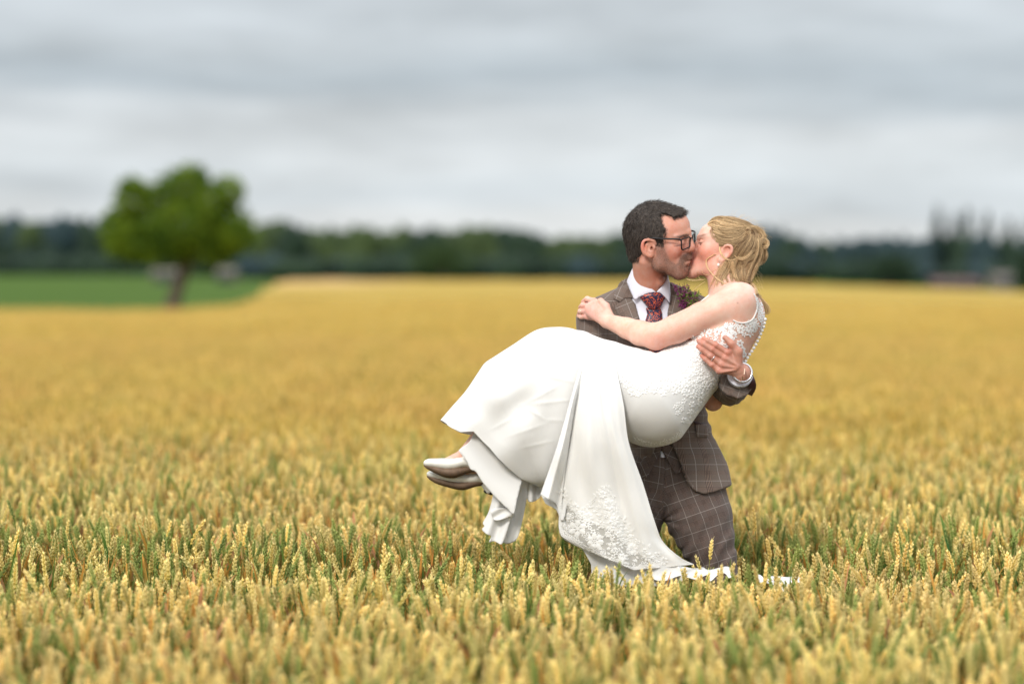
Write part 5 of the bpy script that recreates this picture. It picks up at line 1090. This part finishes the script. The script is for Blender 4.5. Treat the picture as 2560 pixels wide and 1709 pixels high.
# lower hem falls in a curve from panel to panel, into the wheat
lace_poly = [(1395, 1232), (1411, 1226), (1424, 1250), (1438, 1268), (1452, 1276), (1470, 1272), (1478, 1250), (1494, 1238), (1506, 1224), (1520, 1217), (1531, 1243), (1545, 1275), (1566, 1309), (1580, 1328), (1600, 1348), (1640, 1380), (1730, 1404), (1740, 1460), (1380, 1460)]
fc = Pn[Fn].mean(1); lm = (poly_sd(fc[:, :2], np.array(lace_poly, float)) < 0) & (fc[:, 0] > 1398)
train = mesh_obj("train", Wv(Pn), Fn, M_trn, dr, attrs={'lace': poly_sd(Pn[:, :2], np.array([(1400, 1256), (1418, 1258), (1440, 1290), (1470, 1300), (1500, 1314), (1530, 1326), (1552, 1352), (1592, 1383), (1640, 1402), (1560, 1418), (1480, 1400), (1440, 1362), (1400, 1342)], float))+np.where(Pn[:, 0] < 1398, 30, 0)}); ttree = bvh(Wv(Pn), Fn); add_solid(train, .0012)
wave = lambda a, f, p=0, gy=0: (lambda x, y, s: a*math.sin((x+gy*y)*f+p))
def sheet(name, poly, d, bul, mat, parent, th=.0015, step=4): 
    P2, Wp, F = patch(closed(poly, k=3), None, step, 0, dflt=d, bulge=bul); o = mesh_obj(name, Wp, F, mat, parent); add_solid(o, th); return o
sheet("train_lining", [(1418, 1225), (1500, 1215), (1560, 1260), (1590, 1320), (1660, 1380), (1700, 1420), (1690, 1460), (1500, 1460), (1478, 1410), (1456, 1372), (1432, 1345), (1412, 1318), (1410, 1280)], -.235, wave(.012, .07), M_lin, train)
sheet("train_fold", [(1351, 1234), (1390, 1256), (1420, 1225), (1412, 1290), (1402, 1300), (1391, 1274), (1364, 1258)], -.285, wave(.006, .12), M_lin, train)
sheet("train_on_wheat", [(1600, 1412), (1640, 1410), (1700, 1414), (1733, 1420), (1757, 1417), (1769, 1424), (1792, 1420), (1818, 1415), (1829, 1424), (1834, 1436), (1822, 1444), (1812, 1432), (1792, 1438), (1776, 1452), (1768, 1436), (1740, 1448), (1700, 1438), (1660, 1452), (1620, 1440)], -.13, lambda x, y, s: (y-1410)*.0035+.010*math.sin(x*.12)+.006*math.sin(x*.05+y*.3), M_sat, train)
sheet("train_tip", [(1886, 1438), (1900, 1436), (1915, 1448), (1930, 1439), (1968, 1442), (2004, 1440), (2006, 1458), (1984, 1452), (1972, 1468), (1958, 1482), (1940, 1464), (1916, 1456), (1898, 1454)], -.13, lambda x, y, s: (y-1440)*.004+.010*math.sin(x*.13+y*.1), M_sat, train)
# underskirt pieces under the hem
U1 = sheet("underskirt", [(1196, 1060), (1186, 1076), (1174, 1103), (1151, 1121), (1149, 1130), (1158, 1140), (1168, 1154), (1176, 1172), (1190, 1179), (1205, 1203), (1231, 1234), (1257, 1260), (1270, 1272), (1284, 1285), (1291, 1256), (1305, 1201), (1318, 1185), (1270, 1130), (1225, 1080)], -.235, lambda x, y, s: .012*math.sin((x*.7-y*.7)*.045+1.2), M_sat, dr)
sheet("underskirt_ruffle", [(1236, 1230), (1229, 1255), (1220, 1283), (1207, 1306), (1211, 1314), (1205, 1323), (1216, 1334), (1228, 1340), (1223, 1354), (1236, 1352), (1252, 1360), (1258, 1354), (1266, 1335), (1276, 1300), (1285, 1284), (1262, 1250)], -.20, lambda x, y, s: .009*math.sin((x+.35*y)*.15), M_sat, U1, step=2.5)
sheet("underskirt_ruffle", [(1226, 1278), (1236, 1270), (1283, 1272), (1284, 1286), (1262, 1296), (1243, 1300), (1232, 1296)], -.222, lambda x, y, s: .004*math.sin(x*.12+y*.2), M_sat, U1, step=2.5)
sheet("underskirt_panel", [(1290, 1190), (1325, 1200), (1322, 1212), (1315, 1255), (1304, 1309), (1289, 1351), (1256, 1355), (1263, 1320), (1280, 1270)], -.175, wave(.007, .14, 0, .3), M_lin, U1)
sheet("underskirt_panel", [(1316, 1195), (1318, 1246), (1328, 1254), (1342, 1249), (1353, 1236), (1358, 1200)], -.165, wave(.014, .2), M_lin, U1, step=3)
# lace motifs
def motif_flower(c, R, rot, n=6, fill=.42):
    polys = []
    for k in range(n):
        a = rot+k*2*math.pi/n; u = np.array([math.cos(a), math.sin(a)]); v = np.array([-u[1], u[0]]); w_ = R*fill
        polys.append([c+u*R*.20, c+u*R*.5+v*w_*.8, c+u*R*.82+v*w_*.72, c+u*R*1.0+v*w_*.1, c+u*R*.82-v*w_*.62, c+u*R*.5-v*w_*.8])
    return polys
def motif_leaf(c, R, rot):
    u = np.array([math.cos(rot), math.sin(rot)]); v = np.array([-u[1], u[0]]); return [[c, c+u*R*.5+v*R*.26, c+u*R, c+u*R*.5-v*R*.26]]
def motif_ring(c, R, w_=.3, n=9):
    P = []; 
    for k in range(n):
        a0, a1 = 2*math.pi*k/n, 2*math.pi*(k+1)/n; d0 = np.array([math.cos(a0), math.sin(a0)]); d1 = np.array([math.cos(a1), math.sin(a1)]); P.append([c+d0*R, c+d1*R, c+d1*R*(1-w_), c+d0*R*(1-w_)])
    return P
def lay(polys, tree, off, name, parent, mat=M_lace, th=.0012, rib=True):
    V = []; F = []
    for p in polys:
        idx = []; ok = True; cen = None
        pts = list(p)+[np.mean(p, 0)] if rib and len(p) > 4 else list(p)
        hs = []
        for q in pts:
            h, n_ = ray_px(tree, q[0], q[1])
            if h is None: ok = False; break
            hs.append(h)
        if not ok: continue
        ys_ = [h.y for h in hs]
        if max(ys_)-min(ys_) > .03: continue
        o = len(V)
        for k, h in enumerate(hs): dr_ = (CAMV-h).normalized(); V.append(np.array(h+dr_*(off+(th*.9 if (len(hs) > len(p) and k == len(p)) else 0))))
        if len(hs) > len(p): F += [(o+k, o+len(p), o+(k+1) % len(p)) for k in range(len(p))]
        else: F.append(tuple(range(o, o+len(p)))[::-1])
    ob = mesh_obj(name, V, F, mat, parent, smooth=False); add_solid(ob, th); return ob
def scatter_poly(poly, dist, seed, excl=None):
    r = np.random.default_rng(seed); arr = np.array(poly, float); lo, hi = arr.min(0), arr.max(0); pts = []; C = r.uniform(lo, hi, (6000, 2)); C = C[poly_sd(C, arr) < 0]
    if excl is not None: C = C[poly_sd(C, np.array(excl, float)) > 0]
    for c in C:
        if all((c-p)@(c-p) > dist*dist for p in pts): pts.append(c)
    return pts
rl = np.random.default_rng(33); A_ = lambda *p: np.array(p, float)
polys = []
for (x, y, R) in [(1444, 1320, 23), (1488, 1352, 22), (1436, 1268, 12), (1470, 1292, 13), (1523, 1262, 15), (1536, 1302, 13), (1560, 1330, 14), (1530, 1368, 14), (1580, 1372, 15), (1620, 1392, 13), (1502, 1312, 10), (1420, 1290, 10), (1556, 1392, 11), (1660, 1402, 11), (1506, 1236, 11), (1455, 1284, 9), (1520, 1335, 9)]:
    polys += motif_flower(A_(x, y), R, rl.uniform(0, 6), int(rl.integers(5, 9)), .36); polys += motif_ring(A_(x, y), R*.22, .5, 6)
for k in range(130):
    t = k/130; c = np.array([np.interp(t, [0, .3, .6, 1], [1424, 1470, 1530, 1560]), 0]); q = scatter = None
pts = scatter_poly([(1404, 1228), (1424, 1254), (1450, 1282), (1480, 1262), (1512, 1226), (1530, 1250), (1560, 1308), (1590, 1345), (1660, 1396), (1660, 1420), (1560, 1415), (1480, 1392), (1440, 1352), (1412, 1330), (1402, 1290)], 8.5, 4)
for c in pts:
    z = rl.random()
    if z < .5: polys += motif_leaf(c, rl.uniform(7, 13), rl.uniform(0, 6.28))
    elif z < .8: polys += motif_ring(c, rl.uniform(2.5, 4.5), .45, 7)
    else: polys += motif_flower(c, rl.uniform(5, 8), rl.uniform(0, 6), 5)
border = resample([(1399, 1262), (1398, 1300), (1400, 1322), (1405, 1338), (1434, 1357), (1458, 1376), (1472, 1391), (1519, 1408), (1570, 1420)], 60)
for k, c in enumerate(border): polys += motif_ring(c+np.array([2, -1.5]), 4.2, .5, 8)
bd2 = resample([(1408, 1262), (1409, 1300), (1412, 1320), (1420, 1336), (1444, 1352), (1466, 1368), (1480, 1380), (1524, 1396), (1570, 1408)], 48)
for c in bd2: polys += motif_ring(c, 3.2, .5, 7)
for cx, cy in ((1414, 1322), (1500, 1380)):
    for rr_ in (5, 9, 13): 
        for k in range(int(rr_*1.3)): a = 2*math.pi*k/int(rr_*1.3); polys += motif_ring(A_(cx+rr_*math.cos(a), cy+rr_*math.sin(a)*.8), 1.9, .5, 6)
for c in resample(lace_poly[:14], 34):
    c = np.array(c); polys += motif_leaf(c, rl.uniform(7, 12), rl.uniform(-2.6, -.5)) + motif_ring(c+rl.normal(0, 3, 2), rl.uniform(2, 3.5), .45, 6)
lay(polys, ttree, .0014, "lace_hem", train, th=.0011)
# bodice appliques over bare back and side, hip embroidery
full = bvh(np.concatenate([bV, dV]), np.concatenate([bF, dF+len(bV)]))
polys = []
bod = [(1655, 886), (1690, 862), (1763, 832), (1824, 808), (1856, 812), (1886, 800), (1893, 806), (1886, 836), (1862, 850), (1850, 880), (1838, 905), (1790, 915), (1740, 905), (1690, 895)]
sheer = [(1843, 832), (1866, 838), (1886, 832), (1898, 812), (1900, 850), (1868, 905), (1845, 905), (1838, 870), (1828, 850)]
for c in scatter_poly(bod, 12, 7, sheer): polys += motif_flower(c, rl.uniform(6.5, 11), rl.uniform(0, 6), int(rl.integers(5, 9)), .26)
for c in scatter_poly(bod, 6.0, 8, sheer): polys += motif_leaf(c, rl.uniform(5, 10), rl.uniform(0, 6.28)) if rl.random() < .6 else motif_ring(c, rl.uniform(2, 3.4), .5, 6)
for (x, y, R) in [(1818, 826, 20), (1800, 868, 15), (1850, 858, 10), (1856, 874, 9), (1860, 886, 8), (1852, 826, 10), (1872, 822, 9), (1882, 812, 8)]: polys += motif_flower(A_(x, y), R, rl.uniform(0, 6), 6, .36)
for k in range(16): polys += motif_flower(A_(1908-1.2*k+rl.normal(0, 1), 806+6*k), 5.5, rl.uniform(0, 6), 5, .4)
for c in scatter_poly([(1892, 745), (1904, 762), (1914, 796), (1900, 806), (1896, 780)], 6, 9): polys += motif_flower(c, 5.5, rl.uniform(0, 6), 5, .4)
lay(polys, full, .0018, "bodice_lace", dr, th=.0008)
polys = []
hipb = [(1548, 930), (1570, 915), (1640, 905), (1700, 900), (1750, 915), (1800, 950), (1790, 975), (1765, 1006), (1742, 1038), (1722, 1062), (1708, 1056), (1722, 1020), (1738, 990), (1700, 988), (1640, 982), (1600, 990), (1565, 975)]
for c in scatter_poly(hipb, 15, 11): polys += motif_flower(c, rl.uniform(7, 12), rl.uniform(0, 6), int(rl.integers(5, 8)), .30)
for c in scatter_poly(hipb, 8, 12): polys += motif_leaf(c, rl.uniform(4, 9), rl.uniform(0, 6.28))
for c in scatter_poly([(1690, 1010), (1712, 1000), (1700, 1040), (1688, 1036)], 9, 13)+scatter_poly([(1590, 1098), (1640, 1108), (1690, 1092), (1722, 1062), (1726, 1072), (1695, 1100), (1650, 1115), (1600, 1110)], 9, 14): polys += motif_flower(c, 7, rl.uniform(0, 6), 5, .3)
lay(polys, dtree, .0006, "hip_embroidery", dr, th=.0013)
lay([[A_(x, y), A_(x+9, y-2), A_(x+10, y+8), A_(x+1, y+9)] for x in () for y in ()] or [[A_(1700, 940), A_(1702, 940), A_(1702, 942), A_(1700, 942)]], dtree, .0004, "seam_dot", dr) if False else None
# straps and armhole band
def band(pts, tree, r, name, off=.001, n=40):
    q = spline(pts, n); C = []
    for x, y in q[:, :2]:
        h, _ = ray_px(tree, x, y)
        if h is not None: C.append(np.array(h)-np.array([0, off, 0]))
    C = np.array(C); Vs, Fs = tubes([C], [np.full(len(C), r)], 6); return mesh_obj(name, Vs, Fs, M_sat, dr)
band([(1832, 800), (1845, 806), (1862, 807), (1878, 801), (1887, 788), (1893, 768), (1892, 750), (1884, 733)], full, .0026, "armhole_band")
P2, Wp, F = patch([(1806, 717), (1788, 726), (1765, 742), (1744, 758), (1733, 766), (1745, 780), (1790, 752), (1818, 732)], None, 3, 0, dflt=-.125, bulge=lambda x, y, s: .004*vnoise(np.array([[x*.3, y*.3, 0.]]))[0]); o = mesh_obj("strap", Wp, F, M_lace, dr); add_solid(o, .002)
# covered buttons down the back
bt = resample([(1913, 798), (1909, 816), (1898, 843), (1886, 867), (1872, 888), (1864, 902)], 13)
for k, (x, y) in enumerate(bt):
    s = SDF(); s.ell((x, y, -110), (4.4, 4.4, 4.4)); P, F = s.mesh(1.6); mesh_obj("button", Wv(P), flipF(F), M_sat, dr)
ls = spline([W(1744, 603, -.012), W(1747, 606.5, -.020), W(1752, 608, -.028), W(1758, 606, -.032)], 8)
Vs, Fs = tubes([ls], [np.full(8, .0005)], 5); mesh_obj("eyelashes", Vs, Fs, simple("lash", (.05, .03, .02), .6), bride)
# ring, earring
ring_at(W(1456, 779, 25/PXM), W(1450, 778.5, 34/PXM)-W(1469, 778, 10/PXM), .0088, .0011, gold, bride, "wedding_ring")
s = SDF(); s.ell((1796, 662, -48), (3.4, 4.2, 3.4)); P, F = s.mesh(1.0); er = mesh_obj("pearl_earring", Wv(P), flipF(F), simple("pearl", (.85, .82, .76), .2, coat=.5), bride)
Vs, Fs = tubes([np.array([W(1799, 651, -.062), W(1796.5, 657, -.062)])], [np.full(2, .0006)], 5); mesh_obj("hook", Vs, Fs, silver, er)
# shoes
M_shoe = simple("ivory_leather", (.80, .78, .72), .35, var=.08, scale=60); M_sole = simple("muddy_sole", (.15, .095, .06), .75, var=.5, scale=90); M_tip = simple("heel_tip", (.02, .015, .012), .5)
def shoe(up, so, d, lab):
    up = spline(up, 18); so = spline(so, 18); s = SDF(); s.chain([(x, y, d) for x, y, r in up], [r for *_, r in up], k=8, flat=(1, 1, 1.5)); s.disp = lambda P: .3*vnoise(P*.1); u, *_ = sdf_obj("shoe", s, 1.3, M_shoe, bride); u['label'] = lab
    s = SDF(); s.chain([(x, y, d) for x, y, r in so], [r for *_, r in so], k=8, flat=(1, 1, 1.75)); sdf_obj("sole", s, 1.3, M_sole, u); return u
sh1 = shoe([(1065, 1157, 6), (1078, 1157, 9), (1100, 1159, 12), (1130, 1160, 14), (1165, 1154, 13), (1200, 1166, 13)], [(1062, 1163, 3), (1088, 1172, 8), (1118, 1180, 12), (1140, 1179, 12), (1165, 1173, 8), (1192, 1171, 6)], -152, 'upper ivory pump with muddy sole')
sh2 = shoe([(1073, 1184, 6), (1090, 1187, 8), (1120, 1193, 11), (1150, 1197, 12), (1200, 1194, 12), (1215, 1196, 12)], [(1070, 1190, 3), (1095, 1201, 7), (1130, 1209, 9.5), (1158, 1213, 10), (1185, 1208, 7), (1208, 1205, 6)], -122, 'lower ivory pump with block heel')
s = SDF(); s.cap((1210, 1205, -122), (1221, 1226, -122), 11, 8, k=4); o, *_ = sdf_obj("heel", s, 1.5, M_shoe, sh2); s = SDF(); s.cap((1214, 1227, -122), (1228, 1232, -122), 5, 5, k=4); sdf_obj("heel_tip", s, 1.3, M_tip, sh2)
st = spline([W(1100, 1148, -.205), W(1120, 1155, -.215), W(1142, 1154, -.215), W(1163, 1146, -.20), W(1168, 1140, -.19)], 14); Vs, Fs = tubes([st, spline([W(1149, 1124, -.20), W(1154, 1132, -.205), W(1160, 1143, -.205)], 8)], [np.full(14, .0016), np.full(8, .003)], 6); mesh_obj("strap", Vs, Fs, M_shoe, sh1)
# ---- hair
HB = SDF(); HB.ell((1836, 612, BDd), (74, 63, 60), ang=23, k=8); HB.ell((1800, 577, BDd), (34, 30, 44), ang=0, k=16); HB.chain([(1862, 615, BDd), (1856, 660, BDd-6), (1846, 712, BDd-30)], [44, 40, 30], k=20, flat=(1, 1, 1.15))
HB.ell((1826, 655, -22), (20, 34, 26), ang=15, k=14)
HB.chain([(1885, 578, BDd), (1900, 590, BDd), (1904, 612, BDd), (1903, 640, BDd), (1893, 655, BDd)], [13, 14, 15, 13, 8], k=8)
hbp = [(1768, 566), (1786, 572), (1789, 586), (1793, 601), (1800, 613), (1806, 614), (1812, 610), (1824, 609), (1832, 616), (1834, 626), (1828, 638), (1820, 649), (1812, 656), (1806, 664), (1803, 690), (1806, 712), (1840, 760), (1900, 740), (1935, 640), (1930, 560), (1850, 530), (1780, 530), (1760, 556)]
hbn = np.array(hbp, float); HB.custom(lambda P: poly_sd(P[:, :2], hbn), [-1e5]*3, [1e5]*3, k=5, mode='and'); HB.disp = lambda P: 1.0*vnoise(P*.15)
M_bh = strand_mat("blonde_hair", (0.15, 0.075, 0.032), (0.98, 0.70, 0.39), .42)
hb, qP, qV, qF = sdf_obj("hair", HB, 1.8, M_bh, bride, lambda P: {'c': .20+.08*vnoise(P*np.array([.06, .25, .1]))}); htree = bvh(np.concatenate([qV, bV]), np.concatenate([qF, bF+len(qV)]))
q2 = lambda L_: [(1700+x/6.03, 530+y/6.03) for x, y in L_]
# (guide, half width px, strands, tone, lift px, twist)
GB = [([(430, 190), (520, 112), (650, 100), (800, 138), (950, 190), (1060, 240)], 5, 150, .52, 2, 1), ([(425, 200), (530, 155), (640, 195), (780, 215), (900, 238), (990, 235)], 6, 170, .80, 4, 2), ([(450, 195), (560, 235), (700, 258), (850, 255), (960, 240)], 5, 130, .62, 3, 1),
      ([(480, 230), (620, 290), (780, 285), (900, 262), (990, 240)], 6, 150, .50, 3, 1), ([(500, 290), (650, 335), (800, 325), (900, 290), (1000, 250)], 6, 150, .58, 3, 1), ([(520, 350), (660, 395), (790, 385), (900, 335), (990, 265)], 6, 150, .42, 3, 1), ([(545, 420), (670, 445), (800, 430), (900, 385), (1000, 290)], 6, 150, .56, 3, 1), ([(585, 490), (700, 480), (820, 465), (920, 410), (1015, 310)], 5, 140, .40, 3, 1), ([(780, 500), (870, 490), (960, 430), (1040, 350)], 5, 90, .22, 2, 1),
      ([(560, 100), (740, 112), (900, 155), (1020, 205), (1090, 250)], 5, 120, .45, 2, 1), ([(680, 98), (850, 128), (1000, 188), (1100, 245)], 5, 120, .36, 2, 0), ([(600, 130), (760, 165), (900, 200), (1010, 225)], 5, 120, .66, 3, 1),
      ([(1000, 300), (1040, 300), (1080, 330), (1100, 400)], 7, 90, .06, 2, 0), ([(1040, 300), (1080, 300), (1120, 340), (1130, 420)], 7, 90, .10, 2, 0), ([(980, 330), (1000, 370), (960, 430)], 6, 60, .10, 2, 0),
      ([(600, 92), (780, 108), (940, 160), (1060, 215), (1150, 262)], 6, 120, .40, 3, 1), ([(720, 105), (880, 150), (1010, 200), (1120, 255)], 6, 120, .30, 2, 0), ([(820, 120), (960, 165), (1080, 220), (1180, 270)], 6, 110, .44, 2, 0), ([(640, 110), (800, 180), (920, 215), (1030, 230)], 6, 110, .5, 2, 1),
      ([(960, 235), (1050, 262), (1120, 265), (1200, 300), (1260, 360), (1285, 430)], 7, 150, .60, 7, 3), ([(1060, 240), (1160, 262), (1240, 330), (1275, 420)], 7, 130, .52, 5, 3), ([(990, 250), (1040, 290), (1000, 330), (930, 380)], 5, 80, .66, 5, 1),
      ([(1010, 320), (950, 400), (890, 475), (835, 560), (800, 650), (750, 760), (700, 860)], 7, 150, .42, 2, 1), ([(1035, 320), (1000, 410), (945, 510), (890, 610), (840, 720), (780, 870)], 7, 150, .34, 2, 1), ([(1070, 330), (1055, 430), (1010, 530), (955, 640), (895, 760), (840, 910)], 7, 150, .48, 2, 1), ([(1105, 350), (1110, 450), (1075, 550), (1020, 660), (955, 780), (890, 930), (850, 1050)], 7, 150, .40, 2, 1), ([(1140, 400), (1150, 500), (1135, 610), (1090, 730), (1040, 870), (1000, 1010)], 7, 150, .55, 2, 1), ([(1190, 500), (1200, 600), (1170, 720), (1120, 850), (1080, 990)], 7, 140, .44, 2, 1), ([(1130, 330), (1170, 430), (1180, 540), (1190, 640)], 6, 110, .48, 3, 1),
      ([(860, 690), (950, 704), (1035, 645), (1105, 572), (1215, 592)], 4, 110, .82, 7, 2), ([(1215, 592), (1200, 690), (1140, 810), (1100, 930), (1065, 1040)], 4, 110, .74, 5, 2), ([(960, 760), (1060, 700), (1140, 640), (1200, 620)], 4, 70, .62, 5, 1),
      ([(1195, 450), (1230, 412), (1300, 425), (1318, 480), (1285, 530), (1225, 528), (1205, 480), (1245, 450), (1275, 475)], 4.5, 170, .66, 10, 3), ([(1255, 540), (1283, 640), (1255, 730), (1185, 792)], 6, 130, .52, 5, 2), ([(1225, 550), (1225, 660), (1190, 760), (1150, 800)], 6, 110, .36, 3, 1), ([(1180, 300), (1235, 370), (1210, 430), (1200, 520)], 6, 110, .5, 6, 2),
      ([(760, 730), (735, 830), (690, 930), (640, 1030), (650, 1100)], 5, 110, .6, 4, 1), ([(790, 740), (800, 850), (835, 960), (890, 1050)], 4, 90, .74, 6, 2), ([(860, 670), (815, 770), (785, 870), (765, 970), (780, 1050)], 6, 110, .5, 3, 1), ([(720, 740), (690, 850), (680, 960), (720, 1060)], 5, 90, .36, 3, 1), ([(830, 800), (860, 900), (900, 1000), (950, 1050)], 6, 100, .42, 3, 1), ([(930, 800), (940, 900), (960, 1000), (990, 1060)], 6, 100, .5, 3, 1),
      ([(700, 745), (615, 865), (545, 985), (475, 1105), (415, 1225)], 5, 34, .78, 5, 0), ([(720, 760), (655, 900), (600, 1020), (560, 1130)], 6, 50, .62, 4, 0), ([(690, 730), (600, 900), (540, 1050), (500, 1180)], 7, 30, .7, 5, 0),
      ([(540, 632), (430, 688), (394, 750), (428, 862), (530, 980), (640, 1060), (735, 1092)], 1.0, 50, .95, 9, 2), ([(600, 520), (608, 600), (658, 682), (740, 722), (815, 718), (858, 692), (820, 650)], 1.6, 70, .98, 10, 2),
      ([(330, 870), (350, 930), (430, 945), (500, 880), (600, 832)], .8, 6, .9, 6, 0), ([(260, 900), (290, 990), (350, 1030)], .8, 5, .9, 5, 0), ([(100, 1010), (200, 1030), (330, 1022), (420, 1000)], 1, 5, .9, 5, 0), ([(375, 1050), (260, 1130), (170, 1215)], 1, 6, .9, 5, 0), ([(500, 240), (470, 300), (500, 380), (560, 450)], 5, 30, .5, 2, 0),
      ([(980, 1060), (1075, 1085), (1130, 1170), (1150, 1245), (1200, 1268), (1222, 1250)], 5, 90, .5, 3, 2), ([(1000, 1055), (1100, 1130), (1150, 1240), (1240, 1340), (1320, 1430), (1342, 1500), (1300, 1535)], 4, 80, .42, 2, 2), ([(1040, 1090), (1130, 1230), (1215, 1360), (1290, 1450), (1300, 1540)], 4, 80, .34, 2, 1), ([(960, 1050), (1060, 1110), (1120, 1200), (1180, 1290), (1230, 1330)], 5, 80, .56, 3, 1)]
C = []; R = []; CC = []; r_ = np.random.default_rng(77); lastd = -.07
for gd, hw, n, tone, lift, tw in GB:
    g2 = spline(q2(gd), 14); dep = []
    for x, y in g2:
        h, _ = ray_px(htree, x, y)
        dep.append(h.y-Y0 if h is not None else np.nan)
    dep = np.array(dep); ok = ~np.isnan(dep)
    if g2[:, 1].max() > 745: dep[g2[:, 1] > 706] = -.03; ok = ~np.isnan(dep)
    if not ok.any(): dep[:] = 0.0
    else: dep = np.interp(np.arange(14), np.arange(14)[ok], dep[ok])
    if lift >= 5: dep = np.convolve(np.pad(dep, 2, mode='edge'), np.ones(5)/5, 'valid')
    dep = dep-lift*.4/PXM; t = np.gradient(g2, axis=0); t /= np.linalg.norm(t, axis=1)[:, None]+1e-9; nn = np.stack([-t[:, 1], t[:, 0]], 1); s = np.linspace(0, 1, 14)
    env = np.sin(np.pi*np.clip(s*.80+.12, 0, 1))**.45 if hw > 3.5 else np.ones(14)
    for k in range(n):
        a = r_.uniform(0, 6.28); rad = math.sqrt(r_.random())*(1.35 if hw > 3.9 else 1); ph_ = a+tw*1.3*s; wob = r_.normal(0, .45)*np.sin(s*r_.uniform(3, 9)+a)
        o1 = (rad*np.cos(ph_)*hw*env+wob); o2 = rad*np.sin(ph_)*min(hw, 4)*.6*env
        i0 = 0 if r_.random() < .8 else r_.integers(0, 3); i1 = 14 if r_.random() < .35 else r_.integers(9, 15)
        p = np.array([W(g2[i, 0]+nn[i, 0]*o1[i], g2[i, 1]+nn[i, 1]*o1[i], dep[i]+o2[i]/PXM) for i in range(14)])[i0:i1]; C.append(p); m_ = len(p)
        R.append(.00025*(1-.6*np.linspace(0, 1, m_)**3)); CC.append(np.full(m_*3, np.clip(tone+.05+.22*math.sin(5*a+3*rad)+r_.normal(0, .18), 0, 1)))
Vs, Fs = tubes(C, R); mesh_obj("strands", Vs, Fs, M_bh, hb, attrs={'c': np.concatenate(CC)})
# fine flyaway hairs round the back of the head
C = []; R = []
for k in range(300):
    a = r_.uniform(-1.9, 1.0); p0 = np.array([1842+70*math.cos(a)+r_.normal(0, 3), 608+62*math.sin(a)+r_.normal(0, 3)]) if k < 190 else np.array([r_.uniform(1868, 1895), r_.uniform(640, 730)])
    d = np.array([math.cos(a+1.2), math.sin(a+1.2)])*r_.uniform(5, 18) if k < 190 else np.array([r_.uniform(2, 14), r_.uniform(5, 25)]); o = np.array([math.cos(a), math.sin(a)])*r_.uniform(1, 8)
    g2 = spline([p0, p0+d*.5+o*.7, p0+d+o], 6); C.append(np.array([W(x, y, r_.uniform(-.02, .02)) for x, y in g2])); R.append(np.full(6, .00014))
Vs, Fs = tubes(C, R); mesh_obj("flyaway_hair", Vs, Fs, M_bh, hb, attrs={'c': np.full(len(Vs), .85)})
